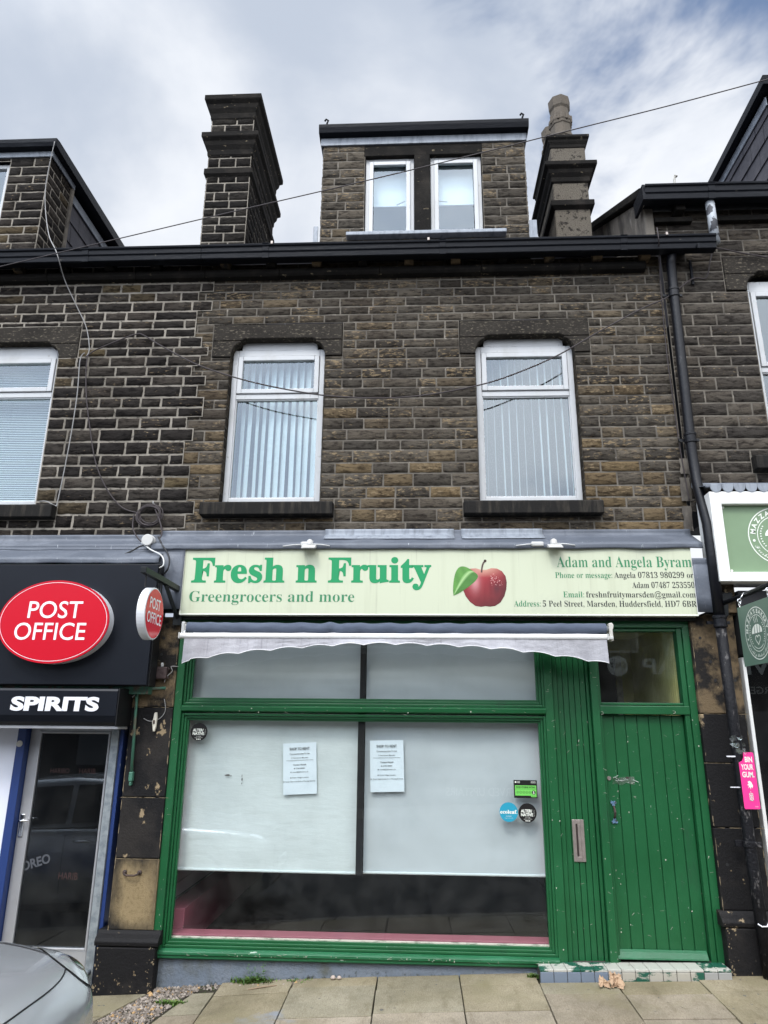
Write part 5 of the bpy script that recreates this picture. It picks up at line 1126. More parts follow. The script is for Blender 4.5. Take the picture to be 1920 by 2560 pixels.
b = MB(); q = lambda X, Z: (X, 6.6736, Z); text(b, '5', 0.999, -0.568, 0.022, q, align='c', offset=0.03); disc(b, 0.846, -0.473, 0.008, q, seg=16)
for k in range(3): stroke(b, [(0.858, -0.467-k*0.006), (0.884, -0.467-k*0.006)], 0.0022, q); stroke(b, [(0.978, -0.467-k*0.006), (1.02, -0.467-k*0.006)], 0.0016, q)
b.build('white_print', 'logo_white', t, fix=False)
# torn tape on the door
t = tag(bpy.data.objects.new('torn_tape', None), 'torn clear sticky tape above the handle on the green door', 'tape'); COL.objects.link(t); t.location = (1.77, 6.655, -0.45)
b = MB(); b.grid(lambda u, v: (1.68+0.19*u, 6.6585+0.002*math.sin(u*9), -0.482+0.055*v+0.012*u+0.01*math.sin(u*12)*(1-v)), 10, 3); b.build('film', 'tape_film', t, fix=False)
b = MB(); q = lambda X, Z: (X, 6.6555, Z); rt = random.Random(12)
for k in range(16):
    x, z = 1.682+0.19*rt.random(), -0.478+0.055*rt.random()+0.01; a = rt.uniform(-0.5, 0.5); L = rt.uniform(0.01, 0.05); stroke(b, [(x, z), (x+L*math.cos(a), z+L*math.sin(a))], rt.uniform(0.0015, 0.004), q)
b.m = 1; b.poly([(1.79, 6.655, -0.425), (1.815, 6.655, -0.435), (1.825, 6.655, -0.418), (1.80, 6.655, -0.414)]); b.build('crinkle', ['clear_tape', 'rusty_iron'], t, fix=False)
# ------------------------------------------------------------------ post office signs
PY = 6.30
pb = thing('fascia_sign', 'wide black sign board carrying a raised red POST OFFICE oval', 'sign', (-3.2, PY, 0.31))
Bx('sign_board', 'dark_fascia', pb, (-6.2, -2.385, PY, PY+0.03, 0.312, 1.392), bevel=0.003)
Bx('sign_case', 'black_trim', pb, (-6.2, -2.372, PY+0.03, PY+0.19, 0.305, 1.40), bevel=0.003)
def ellip(b, cx, cz, a, h, put, seg=72): b.poly([put(cx+a*math.cos(2*math.pi*k/seg), cz+h*math.sin(2*math.pi*k/seg)) for k in range(seg)])
ocx, ocz, oa, oh = -3.243, 0.852, 0.503, 0.367
b = MB(); seg = 72; OY = 6.19
for (ya, yb, k, m) in ((OY, PY, 1.0, 0),):
    A = [b.vert((ocx+oa*math.cos(2*math.pi*i/seg), ya, ocz+oh*math.sin(2*math.pi*i/seg))) for i in range(seg)]; B_ = [b.vert((ocx+oa*math.cos(2*math.pi*i/seg), yb, ocz+oh*math.sin(2*math.pi*i/seg))) for i in range(seg)]
    for i in range(seg): b.face((A[i], A[(i+1) % seg], B_[(i+1) % seg], B_[i]))
ov = b.build('oval_can', 'white_can', pb, smooth=True)
b = MB(); b.prism([(ocx+(oa+.002)*math.cos(2*math.pi*i/seg), ocz+(oh+.002)*math.sin(2*math.pi*i/seg)) for i in range(seg)], OY-0.001, OY+0.012); b.build('oval_face', 'post_red', pb)
b = MB(); q = lambda X, Z: (X, OY-0.0025, Z)
A = [b.vert(q(ocx+(oa-0.016)*math.cos(2*math.pi*i/seg), ocz+(oh-0.016)*math.sin(2*math.pi*i/seg))) for i in range(seg)]; B_ = [b.vert(q(ocx+(oa-0.020)*math.cos(2*math.pi*i/seg), ocz+(oh-0.020)*math.sin(2*math.pi*i/seg))) for i in range(seg)]
for i in range(seg): b.face((A[i], A[(i+1) % seg], B_[(i+1) % seg], B_[i]))
text(b, 'POST', ocx+0.005, 0.882, 0.148, q, w=0.495, align='c', offset=0.006, shear=0.02); text(b, 'OFFICE', ocx-0.018, 0.690, 0.148, q, w=0.645, align='c', offset=0.006, shear=0.02)
b.build('lettering', 'post_white', pb, fix=False)
# projecting round sign and its bracket
br = thing('sign_bracket', 'black iron bracket projecting beside the post office board', 'bracket', (-2.235, 6.4, 1.15))
b = MB(); b.box(-2.258, -2.208, 5.58, 6.50, 1.165, 1.215); b.build('arm', 'black_steel', br, bevel=0.004)
b = MB(); b.box(-2.27, -2.19, 6.49, 6.51, 0.86, 1.30); b.build('back_plate', 'black_steel', br, bevel=0.004)
b = MB(); b.tube([(-2.233, 6.50, 0.93), (-2.233, 6.12, 1.17)], 0.020, 4); b.build('brace', 'black_steel', br)
b = MB()
for yy in (5.66, 6.02): b = MB(); b.tube([(-2.236, yy, 1.17), (-2.236, yy, 1.065)], 0.007, 6); b.build('hanger', 'black_rubber', br)
rs = thing('projecting_sign', 'small round red POST OFFICE sign with white rim hanging from a bracket', 'sign', (-2.23, 5.83, 0.66))
b = MB(); b.lathe([(0.208, -2.272), (0.216, -2.268), (0.216, -2.203), (0.208, -2.199)], (0, 5.83, 0.868), axis='x', seg=48); b.build('rim', 'white_can', rs, bevel=0.002)
b = MB(); b.poly([(-2.1975, 5.83+0.203*math.cos(2*math.pi*k/48), 0.868+0.203*math.sin(2*math.pi*k/48)) for k in range(48)]); b.build('face', 'gloss_red', rs, fix=False)
b = MB(); q = lambda X, Z: (-2.196, X, Z); text(b, 'POST', 5.825, 0.905, 0.088, q, w=0.245, align='c', offset=0.012); text(b, 'OFFICE', 5.83, 0.785, 0.088, q, w=0.325, align='c', offset=0.012); b.build('lettering', 'post_white', rs, fix=False)
# shutter box over the door
sb = thing('shutter_box', 'black roller shutter box lettered SPIRITS over the post office door', 'shutter box', (-3.2, 6.25, -0.05))
b = MB(); b.extrude_x([(6.25, 0.275), (6.24, 0.255), (6.245, 0.05), (6.27, -0.005), (6.30, -0.035), (6.62, -0.035), (6.62, 0.275)], -6.2, -2.605); b.build('box', 'dark_fascia', sb, bevel=0.004)
Bx('bottom_rail', 'brushed_aluminium', sb, (-6.2, -2.60, 6.31, 6.52, -0.062, -0.037))
Bx('end_plate', 'black_trim', sb, (-2.603, -2.592, 6.246, 6.62, -0.04, 0.278), bevel=0.003)
b = MB(); text(b, 'SPIRITS', -3.545, 0.092, 0.112, lambda X, Z: (X, 6.2375+(0.255-Z)*0.02, Z), w=0.785, offset=0.048, shear=0.03); b.build('lettering', 'post_white', sb, fix=False)
# small fittings on the left pilaster
t = thing('electrical_box', 'old brown painted electrical box on the pilaster under the bracket', 'junction box', (-2.34, 6.54, 0.42))
Bx('case', 'brown_box_paint', t, (-2.395, -2.285, 6.50, 6.56, 0.375, 0.485), bevel=0.010); Bs('lug', 'brown_box_paint', t, (-2.405, -2.275, 6.535, 6.558, 0.382, 0.40), (-2.405, -2.275, 6.535, 6.558, 0.455, 0.475), bevel=0.004)
b = MB(); b.lathe([(0.012, 0.487), (0.014, 0.51), (0.008, 0.522)], (-2.34, 6.525, 0), seg=10); b.build('gland', 'white_cable', t)
b = MB(); b.prism([(-2.372, 0.082), (-2.352, 0.086), (-2.345, 0.04), (-2.347, -0.04), (-2.356, -0.080), (-2.370, -0.082), (-2.380, -0.03), (-2.386, 0.005), (-2.378, 0.03)], 6.53, 6.56); cl = b.build('wall_cleat', 'stained_white', bevel=0.006); tag(cl, 'stained white plastic cleat screwed to the left pilaster', 'cleat')
Bx('bolt', 'rusty_iron', cl, (-2.374, -2.358, 6.522, 6.535, -0.015, 0.018), bevel=0.004)
b = MB(); b.tube([(-2.30, 6.56, 0.30), (-2.52, 6.53, 0.285), (-2.546, 6.525, 0.26), (-2.540, 6.53, 0.0), (-2.524, 6.53, -0.42)], 0.0135, 10); cp = b.build('conduit_pipe', 'green_conduit', smooth=True); tag(cp, 'thin green conduit running down the left pilaster beside the shutter', 'pipe')
b = MB(); b.box(-2.542, -2.506, 6.515, 6.56, -0.50, -0.42); b.box(-2.535, -2.513, 6.52, 6.56, -0.535, -0.50); b.build('switch_key', 'green_conduit', cp, bevel=0.008)
b = MB(); hz = -1.235
b.tube([(-2.50, 6.555, hz+0.012), (-2.495, 6.525, hz), (-2.47, 6.518, hz-0.008), (-2.405, 6.518, hz-0.008), (-2.38, 6.525, hz), (-2.375, 6.555, hz+0.012)], 0.0085, 8)
for hx in (-2.502, -2.373): b.lathe([(0.018, 6.548), (0.020, 6.56)], (hx, 0, hz+0.010), axis='y', seg=12)
tag(b.build('iron_pull', 'rusty_iron', smooth=True), 'rusty iron pull handle on the bare sandstone block', 'iron pull')
b = MB(); b.tube([(-2.735, 6.60, -1.985), (-2.735, 6.50, -1.985)], 0.022, 12); b.tube([(-2.735, 6.52, -1.985), (-2.735, 6.498, -1.985)], 0.014, 10); tag(b.build('vent_pipe', 'galvanised', smooth=True), 'short grey pipe stub by the foot of the post office door', 'pipe')
# round junction box and its cables
t = thing('junction_box', 'round white cable junction box on the lead above the signs', 'junction box', (-2.59, 6.50, 1.66))
b = MB(); b.lathe([(0.052, 6.405), (0.056, 6.41), (0.056, 6.45), (0.06, 6.452), (0.06, 6.485)], (-2.56, 0, 1.655), axis='y', seg=24); b.build('cover', 'white_plastic', t, bevel=0.004)
def cable(name, pts, r, mat, label, cat='cable', res=10, group=None):
    """a cable through the points, smoothed"""
    P = [Vector(p) for p in pts]; out = []
    for i in range(len(P)-1):
        p0, p1, p2, p3 = P[max(i-1, 0)], P[i], P[i+1], P[min(i+2, len(P)-1)]
        for k in range(res):
            t_ = k/res; out.append(0.5*((2*p1)+(p2-p0)*t_+(2*p0-5*p1+4*p2-p3)*t_*t_+(3*p1-p0-3*p2+p3)*t_**3))
    out.append(P[-1]); b = MB(); b.tube(out, r, 6)
    return tag(b.build(name, mat, smooth=True), label, cat, group)
def px(*pp):  # (u, v, y) photo measurements to points
    return [(at(u, v, y)[0], y, at(u, v, y)[1]) for u, v, y in pp]
cable('overhead_wire', px((-40, 585, 6.25), (0, 576, 6.2), (250, 517, 6.0), (500, 458, 5.85), (750, 400, 5.7), (1000, 340, 5.55), (1250, 277, 5.4), (1450, 227, 5.3), (1700, 160, 5.2)), 0.0052, 'brown_cable', 'long straight overhead wire crossing the sky and roofs', 'wire')
cable('facade_cable', px((118, 306, 6.75), (98, 410, 6.85), (104, 500, 6.78), (122, 545, 6.39), (140, 605, 6.58), (165, 660, 6.66), (186, 706, 6.66), (193, 752, 6.66), (187, 770, 6.66)), 0.0055, 'grey_cable', 'pale cable dropping over the left dormer to the wall')
cable('facade_cable', px((183, 762, 6.655), (173, 778, 6.66), (167, 850, 6.66), (155, 930, 6.66), (140, 1010, 6.66), (124, 1085, 6.66), (119, 1092, 6.66), (100, 1083, 6.66), (86, 1083, 6.7)), 0.0055, 'grey_cable', 'grey cable running down the stones beside the left window')
cable('facade_cable', px((190, 766, 6.655), (186, 800, 6.66), (187, 860, 6.66), (195, 930, 6.66), (207, 1000, 6.66), (230, 1055, 6.66), (262, 1095, 6.66), (297, 1108, 6.65)), 0.0065, 'brown_cable', 'dark thin cable curving down the stones to the coil')
cable('facade_cable', px((185, 772, 6.655), (205, 757, 6.66), (250, 738, 6.66), (293, 722, 6.66), (310, 724, 6.66), (350, 748, 6.62), (420, 785, 6.55), (490, 810, 6.52), (560, 829, 6.5), (640, 845, 6.5), (720, 856, 6.5), (830, 860, 6.5), (930, 852, 6.5), (1030, 833, 6.5), (1100, 812, 6.5), (1200, 770, 6.52), (1300, 713, 6.55), (1390, 665, 6.58), (1440, 643, 6.60), (1495, 603, 6.64), (1525, 600, 6.66), (1535, 560, 6.66), (1546, 537, 6.66), (1600, 546, 6.66), (1680, 560, 6.66)), 0.0072, 'brown_cable', 'black cable sagging across the front of the two upper windows')
cable('facade_cable', px((1419, 492, 6.40), (1423, 520, 6.40), (1424, 560, 6.60), (1427, 620, 6.67), (1440, 760, 6.67), (1452, 850, 6.67), (1466, 950, 6.67), (1478, 1020, 6.67), (1489, 1080, 6.66)), 0.006, 'brown_cable', 'thin dark cable hanging down the wall left of the drainpipe')
# the coil of spare cable
P = []; ctr = at(322, 1113, 6.64); rc = random.Random(6)
for k in range(150):
    a = k*0.24; e = 0.115+0.014*math.sin(k*0.05)+0.010*math.sin(k*0.31); tl = 0.35*math.sin(k*0.041)
    x, z = e*math.cos(a), e*0.86*math.sin(a); P.append((ctr[0]+x*math.cos(tl)-z*math.sin(tl), 6.645-0.012*math.sin(k*0.13), ctr[1]+x*math.sin(tl)+z*math.cos(tl)))
b = MB(); b.tube(P, 0.0065, 6); co = b.build('cable_coil', 'brown_cable', smooth=True); tag(co, 'tangled coil of spare black cable hung on the stones', 'cable')
b = MB(); b.tube([(ctr[0]+0.03, 6.70, ctr[1]+0.12), (ctr[0]+0.032, 6.63, ctr[1]+0.122), (ctr[0]+0.034, 6.62, ctr[1]+0.14)], 0.006, 6); b.build('wall_hook', 'white_cable', co)
cable('junction_cable', px((290, 1110, 6.64), (287, 1140, 6.62), (300, 1165, 6.55), (318, 1178, 6.48)), 0.007, 'brown_cable', 'black cable looping from the coil down to the round box')
cable('junction_cable', px((306, 1172, 6.46), (325, 1187, 6.40), (345, 1197, 6.36), (353, 1208, 6.33), (352, 1222, 6.32), (340, 1228, 6.33)), 0.007, 'white_cable', 'white cable from the round box down behind the bracket')
cable('junction_cable', px((342, 1160, 6.46), (352, 1180, 6.42), (362, 1195, 6.38), (366, 1212, 6.36), (362, 1230, 6.36), (352, 1242, 6.40)), 0.008, 'black_rubber', 'black cable bending round beside the pale sign corner')
cable('junction_cable', px((255, 1203, 6.42), (285, 1190, 6.45), (303, 1180, 6.46), (318, 1178, 6.46)), 0.008, 'black_rubber', 'short black cable lying on the lead above the black board')
cable('junction_cable', px((335, 1100, 6.64), (345, 1125, 6.62), (350, 1150, 6.52), (344, 1165, 6.46)), 0.007, 'brown_cable', 'dark cable from the coil to the right of the round box')
cable('pilaster_wire', px((385, 1440, 6.55), (370, 1440, 6.54), (372, 1450, 6.54), (360, 1462, 6.53), (355, 1474, 6.53)), 0.004, 'grey_cable', 'thin pale wire curling above the brown electrical box')
cable('pilaster_wire', px((355, 1510, 6.54), (357, 1535, 6.55), (345, 1552, 6.555), (325, 1558, 6.555), (310, 1552, 6.555)), 0.004, 'grey_cable', 'thin pale wire looping below the brown electrical box')
cable('pilaster_wire', px((300, 1492, 6.53), (290, 1502, 6.54), (272, 1520, 6.55), (266, 1522, 6.55), (268, 1508, 6.56)), 0.006, 'white_cable', 'short white wire looping beside the shutter box end')
# ------------------------------------------------------------------ drainpipe and the things fixed on it
dp = thing('drainpipe', 'tall black cast iron drainpipe between the green shop and the bakery', 'drainpipe', (2.68, 6.45, gz(2.7, 6.4)))
b = MB(); b.tube([(2.70, 6.55, 4.80), (2.70, 6.60, 4.72), (2.695, 6.605, 4.4), (2.675, 6.60, 2.6), (2.675, 6.57, 2.25), (2.668, 6.43, 1.80), (2.665, 6.42, 1.5), (2.665, 6.42, 0.93)], 0.048, 16); b.build('upper_pipe', 'black_pipe', dp, smooth=True)
b = MB(); b.tube([(2.665, 6.42, 0.93), (2.675, 6.43, 0.0), (2.69, 6.44, -1.1), (2.71, 6.44, -1.87)], 0.046, 16); b.build('lower_pipe', 'worn_pipe', dp, smooth=True)
for (cx_, cy_, z_) in ((2.692, 6.605, 4.36), (2.677, 6.60, 2.72), (2.665, 6.42, 0.90)):
    b = MB(); b.lathe([(0.054, -0.055), (0.058, -0.05), (0.058, -0.035), (0.054, -0.03), (0.054, 0.02), (0.060, 0.025), (0.060, 0.045), (0.052, 0.05)], (cx_, cy_, z_), seg=20); b.box(cx_-0.10, cx_+0.10, cy_+0.03, cy_+0.055, z_-0.02, z_+0.005); b.build('collar', 'black_pipe', dp, smooth=False)
b = MB(); b.lathe([(0.050, -0.025), (0.054, -0.02), (0.054, 0.02), (0.050, 0.025)], (2.685, 6.44, -0.905), seg=18); b.box(2.58, 2.66, 6.45, 6.475, -0.93, -0.88); b.box(2.70, 2.765, 6.39, 6.42, -0.925, -0.885); b.build('bracket', 'worn_pipe', dp, bevel=0.004)
b = MB(); b.box(2.575, 2.675, 6.40, 6.41, -0.235, -0.225); b.box(2.575, 2.67, 6.40, 6.41, -0.475, -0.468); b.tube([(2.655, 6.40, -1.475), (2.68, 6.385, -1.49), (2.72, 6.39, -1.49), (2.75, 6.42, -1.47)], 0.005, 6); b.build('cable_tie', 'post_white', dp)
b = MB()
for k in range(26):
    rr = random.Random(k+50); x, z = 2.665+rr.uniform(-.05, .055), -0.13+rr.uniform(-.09, .06); s = rr.uniform(.008, .024)
    b.poly([(x-s, 6.365+rr.uniform(0, .02), z+rr.uniform(-s, s)), (x, 6.36+rr.uniform(0, .02), z-s), (x+s, 6.365+rr.uniform(0, .02), z+rr.uniform(-s, s)), (x+rr.uniform(-s, s), 6.362, z+s)])
tp = b.build('tape_remnant', 'tape_film', dp)
gm = thing('gum_notice', 'small pink BIN YOUR GUM notice tied to the drainpipe', 'sign', (2.72, 6.38, -0.6))
def rrect(x0, x1, z0, z1, r, n=6):
    out = []
    for cx_, cz_, a0 in ((x1-r, z1-r, 0), (x0+r, z1-r, 90), (x0+r, z0+r, 180), (x1-r, z0+r, 270)):
        out += [(cx_+r*math.cos(R_(a0+90*k/n)), cz_+r*math.sin(R_(a0+90*k/n))) for k in range(n+1)]
    return out
b = MB(); gx0, gx1, gz0, gz1 = 2.655, 2.782, -0.635, -0.195
pts = [(x, z) for x, z in rrect(gx0, gx1, gz0, gz1, 0.012) if not (x < gx0+0.05 and z > gz1-0.08)]
cut = [(gx0+0.045, gz1), (gx0+0.042, gz1-0.04), (gx0+0.028, gz1-0.068), (gx0, gz1-0.082)]
i0 = max(i for i, p in enumerate(pts) if p[1] > gz1-0.03 and p[0] > gx0+0.06); pts = pts[:i0+1]+cut+pts[i0+1:]
b.prism(pts, 6.372, 6.376); b.build('panel', 'pink_panel', gm)
b = MB(); q = lambda X, Z: (X, 6.3708, Z); text(b, 'BIN', 2.705, -0.272, 0.042, q, w=0.060, offset=0.03); text(b, 'YOUR', 2.668, -0.331, 0.042, q, w=0.098, offset=0.03); text(b, 'GUM.', 2.670, -0.390, 0.042, q, w=0.096, offset=0.03)
b.poly([q(2.705, -0.425), q(2.722, -0.418), q(2.735, -0.428), q(2.745, -0.455), q(2.738, -0.475), q(2.728, -0.462), q(2.725, -0.484), q(2.716, -0.466), q(2.706, -0.476), q(2.712, -0.455), q(2.698, -0.450), q(2.712, -0.442)])
b.poly([q(2.717, -0.5), q(2.722, -0.5), q(2.722, -0.506), q(2.717, -0.506)])
for k in range(3): rectframe_ = None
for za, zb in ((-0.516, -0.512), (-0.534, -0.529), (-0.552, -0.547), (-0.572, -0.565)): b.poly([q(2.706, za), q(2.736, za), q(2.736, zb), q(2.706, zb)])
for xa in (2.706, 2.718, 2.731): b.poly([q(xa, -0.572), q(xa+0.005, -0.572), q(xa+0.005, -0.512), q(xa, -0.512)])
text(b, 'litter', 2.742, -0.618, 0.007, q, w=0.028); b.build('lettering', 'logo_white', gm, fix=False)
# ------------------------------------------------------------------ bakery signs
bs = thing('fascia_sign', 'sage green bakery sign board in a thick white frame under scalloped lead', 'sign', (3.9, 6.36, 1.25))
b = MB(); rectframe(b, 2.685, 5.2, 1.245, 2.085, 0.10, 6.35, 6.50, tb=0.085, tt=0.12); b.build('sign_frame', 'white_paint', bs, bevel=0.006)
Bx('sign_case', 'white_paint', bs, (2.69, 5.2, 6.50, 6.68, 1.25, 2.08))
Bx('sign_board', 'sage_panel', bs, (2.78, 5.1, 6.405, 6.44, 1.325, 1.97))
b = MB()
for x, z in ((2.815, 1.945), (2.82, 1.352)): b.lathe([(0.010, 6.398), (0.012, 6.406)], (x, 0, z), axis='y', seg=10)
b.build('screw_cap', 'logo_white', bs)
def bakery_logo(b, put, cx, cz, R, kx=1.0):
    ring(b, cx, cz, R, R*0.965, put, kx); ring(b, cx, cz, R*0.70, R*0.675, put, kx)
    arc_text(b, "MAZZA'S BAKERY", cx, cz, R*0.755, R*0.165, 0.0, put, kx, offset=0.03)
    for s in (-1, 1): disc(b, cx+s*R*0.82*kx, cz-R*0.16, R*0.045, put, seg=12)
    arc_text(b, 'Freshly Baked Bread', cx, cz, R*0.90, R*0.13, 0.0, put, kx, face='script', inside=True)
    k = lambda X, Z: (cx+X*R*kx, cz+Z*R)
    P = lambda pts: b.poly([put(*k(x, z)) for x, z in pts])
    loaf = [(-0.40, 0.0), (0.40, 0.0), (0.42, 0.08), (0.33, 0.22), (0.18, 0.31), (0.0, 0.335), (-0.18, 0.30), (-0.34, 0.19), (-0.43, 0.06)]
    # loaf in slices, the slashes left open
    for a0, a1 in ((-0.43, -0.20), (-0.165, 0.02), (0.055, 0.22), (0.255, 0.42)):
        top = lambda x: 0.335*math.sqrt(max(0, 1-(x/0.44)**2)); n = 6
        P([(a0, 0.0), (a1-0.02, 0.0)]+[(a1+(a0-a1)*t/n+0.05*(top(a1+(a0-a1)*t/n)), top(a1+(a0-a1)*t/n)) for t in range(n+1)])
    hp = []
    for t in range(33):
        a = 2*math.pi*t/32; hp.append((0.0125*16*math.sin(a)**3, -0.24+0.0125*(13*math.cos(a)-5*math.cos(2*a)-2*math.cos(3*a)-math.cos(4*a))))
    stroke(b, [k(*p) for p in hp], R*0.035, put)
    for sx in (-0.13, 0.0, 0.13):
        stroke(b, [k(sx+0.03*math.sin(t*1.4), 0.40+(0.05 if sx else 0.02)*0+t*(0.045 if sx else 0.055)) for t in range(6)], R*0.03, put)
    for s in (-1, 1):
        for t in range(9):
            a = R_(200+t*9-90) if s < 0 else R_(-20-t*9+90); th = R_(150+t*11); x, z = 0.60*math.cos(th)*(-s if s > 0 else 1)*1.0, 0.60*math.sin(th)
            x = s*abs(0.58*math.cos(R_(-38+t*9))); z = 0.58*math.sin(R_(-38+t*9)); P([(x-0.035, z), (x, z-0.02), (x+0.035, z+0.01), (x, z+0.035)])
    stroke(b, [k(0.58*math.cos(R_(a)), 0.58*math.sin(R_(a))) for a in range(-130, -49, 8)], R*0.022, put)
b = MB(); bakery_logo(b, lambda X, Z: (X, 6.403, Z), 3.275, 1.675, 0.268); b.build('logo', 'logo_white', bs, fix=False)
hb = thing('sign_bracket', 'black round iron arm jutting out under the bakery sign board', 'bracket', (2.70, 6.45, 1.1))
b = MB(); b.tube([(2.715, 6.50, 1.06), (2.715, 5.2, 1.06)], 0.020, 12); b.lathe([(0.024, 5.19), (0.024, 5.24)], (2.715, 0, 1.06), axis='y', seg=12); b.build('arm', 'black_pipe', hb, smooth=True)
b = MB(); b.prism([(2.685, 1.165), (2.83, 1.165), (2.82, 1.11), (2.78, 1.07), (2.77, 0.96), (2.74, 0.93), (2.71, 0.96), (2.695, 1.05)], 6.46, 6.52); b.build('wall_plate', 'black_steel', hb, bevel=0.01)
hs = thing('hanging_sign', 'square sage green bakery sign hanging on chain links from an iron arm', 'sign', (2.64, 5.7, 0.45))
HX = 2.652
Bx('panel', 'sage_dark_panel', hs, (HX, HX+0.008, 5.42, 6.02, 0.475, 0.955), bevel=0.002)
b = MB(); bakery_logo(b, lambda X, Z: (HX-0.0025, X, Z), -5.72, 0.715, 0.21) if False else bakery_logo(b, lambda X, Z: (HX-0.0025, -X, Z), -5.72, 0.712, 0.205); b.build('logo', 'logo_white', hs, fix=False)
b = MB()
for yy in (5.97, 5.47):
    b.tube([(HX+0.003, yy, 0.94), (HX+0.003, yy, 0.965)], 0.006, 6)
    for zc, r in ((0.980, 0.016), (1.005, 0.014)):
        b.tube([(HX+0.004+(r if zc > 0.99 else 0)*math.sin(2*math.pi*k/12)+0.02*(zc-0.95), yy+(r if zc < 0.99 else 0)*math.sin(2*math.pi*k/12), zc+r*1.2*math.cos(2*math.pi*k/12)) for k in range(13)], 0.0045, 6)
    b.tube([(HX+0.01, yy, 1.018), (HX+0.03, yy, 1.045), (HX+0.05, yy, 1.075)], 0.005, 6)
b.build('chain_link', 'chrome', hs, smooth=True)
# ------------------------------------------------------------------ pavement litter, gravel, weeds
b = MB(); rg = random.Random(77)
def in_strip(x, y):
    # the loose strip: from the foot of the pilaster and the riser out towards the kerb
    xl = -2.17+(y-6.49)*0.423 if y < 6.49 else -2.15
    xr = -0.95 if y > 6.47 else -1.80-(6.42-y)*0.25
    return xl < x < xr
bed = MB()
bed.poly([(-2.92, 4.72, gz(-2.9, 4.72)-0.012), (-2.16, 4.72, gz(-2.1, 4.72)-0.012), (-1.80, 6.42, gz(-1.8, 6.42)-0.012), (-0.9, 6.50, gz(-0.9, 6.5)-0.010), (-0.9, 6.63, gz(-0.9, 6.63)-0.008), (-2.16, 6.63, gz(-2.16, 6.63)-0.008), (-2.19, 6.49, gz(-2.19, 6.49)-0.010)])
o = bed.build('gravel_bed', 'joint_dirt', fix=False); o['kind'] = 'structure'
cnt = 0
while cnt < 5200:
    x, y = rg.uniform(-2.75, -0.95), rg.uniform(5.2, 6.61)
    if not in_strip(x, y): continue
    if y < 6.4 and x > -1.82-(6.42-y)*0.25-0.02 : continue
    if x > -1.78 and (y < 6.49 or rg.random() > 0.28): continue
    cnt += 1; r = rg.uniform(0.004, 0.011) if rg.random() < 0.9 else rg.uniform(0.012, 0.020)
    t_ = rg.random(); c = lerp((0.13, 0.11, 0.092), (0.37, 0.32, 0.275), t_**1.5)
    if rg.random() < 0.06: c = (0.42, 0.27, 0.13)
    b.col = (*c, 0); zc = gz(x, y)-0.010+r*0.45; sx, sy, sz = (rg.uniform(0.7, 1.25) for _ in range(3)); a = rg.uniform(0, 6.28); base = len(b.v)
    for p in ((1,0,0),(0.1,1,0.1),(-1,0.1,0),(0,-1,-0.1),(0.1,0.1,0.8),(0,0,-0.8)):
        X, Y, Z = p[0]*r*sx*rg.uniform(.8,1.2), p[1]*r*sy, p[2]*r*sz; b.vert((x+X*math.cos(a)-Y*math.sin(a), y+X*math.sin(a)+Y*math.cos(a), zc+Z))
    for f in ((0,1,4),(1,2,4),(2,3,4),(3,0,4),(1,0,5),(2,1,5),(3,2,5),(0,3,5)): b.face([base+i for i in f])
tag(b.build('gravel', 'pebble', fix=False, kind='stuff'), 'loose pale gravel strip between the pilaster foot and flagstones', 'gravel')
def weed(x, y, n, h, spread, label, seed, tall=False):
    b = MB(); rw = random.Random(seed); z0 = gz(x, y)-0.005
    for k in range(n):
        bx, by = x+rw.gauss(0, spread*0.45), y-abs(rw.gauss(0, spread*0.15)); a = rw.uniform(0, 6.28); L = h*rw.uniform(0.4, 1.0); w = rw.uniform(0.003, 0.007); g = rw.random()
        b.col = (*lerp((0.035, 0.085, 0.014), (0.125, 0.20, 0.040), g), 0); pr = None
        for s in range(5):
            t_ = s/4; d = L*0.75*t_*t_; px_, py_ = bx+math.cos(a)*d, by+min(math.sin(a)*d, 0.02); pz = z0+L*(t_-0.35*t_*t_); ww = w*(1-t_*0.9)*(1.6 if 0 < s < 3 else 1)
            q = (b.vert((px_-math.sin(a)*ww, py_+math.cos(a)*ww, pz)), b.vert((px_+math.sin(a)*ww, py_-math.cos(a)*ww, pz)))
            if pr: b.face((pr[0], pr[1], q[1], q[0]))
            pr = q
    if tall:   # broad-leaved stem
        for (sx, lean) in ((x-0.02, -0.05), (x+0.03, 0.04), (x+0.0, -0.01)):
            H = h*rw.uniform(1.4, 1.9)
            for k in range(26):
                t_ = k/26; cx_, cz_ = sx+lean*t_, z0+H*t_; a = rw.uniform(0, 6.28); L = rw.uniform(0.02, 0.045)*(1.2-0.6*t_); b.col = (*lerp((0.035, 0.095, 0.018), (0.12, 0.23, 0.05), rw.random()), 0)
                dx, dy = math.cos(a), math.sin(a)*0.6; v = rw.uniform(-0.3, 0.5)*L
                b.poly([(cx_, y-0.02, cz_), (cx_+dx*L*.5-dy*L*.3, y-0.02+dy*L*.5+dx*L*.3-0.02, cz_+v*.6), (cx_+dx*L, y-0.03+dy*L, cz_+v), (cx_+dx*L*.5+dy*L*.3, y-0.02+dy*L*.5-dx*L*.3-0.02, cz_+v*.4)])
    return tag(b.build('weed', 'weed_leaf', fix=False), label, 'weed')
weed(-1.33, 6.59, 210, 0.085, 0.16, 'largest leafy green weed growing at the foot of the grey wall', 1, True)
weed(-1.90, 6.25, 160, 0.05, 0.12, 'low green weeds along the gravel beside the slanting flagstone', 2)
weed(0.90, 6.52, 70, 0.06, 0.045, 'small grassy tuft at the corner of the tiled step', 3)
weed(-0.95, 6.60, 60, 0.02, 0.25, 'thin line of tiny weeds in the crack under the grey wall', 4)
pbg = thing('paper_bag', 'crumpled brown paper bag lying on the flagstones by the tiled step', 'paper bag', (1.44, 6.31, gz(1.44, 6.3)))
bx, by, bz = 1.455, 6.30, gz(1.455, 6.30)+0.004
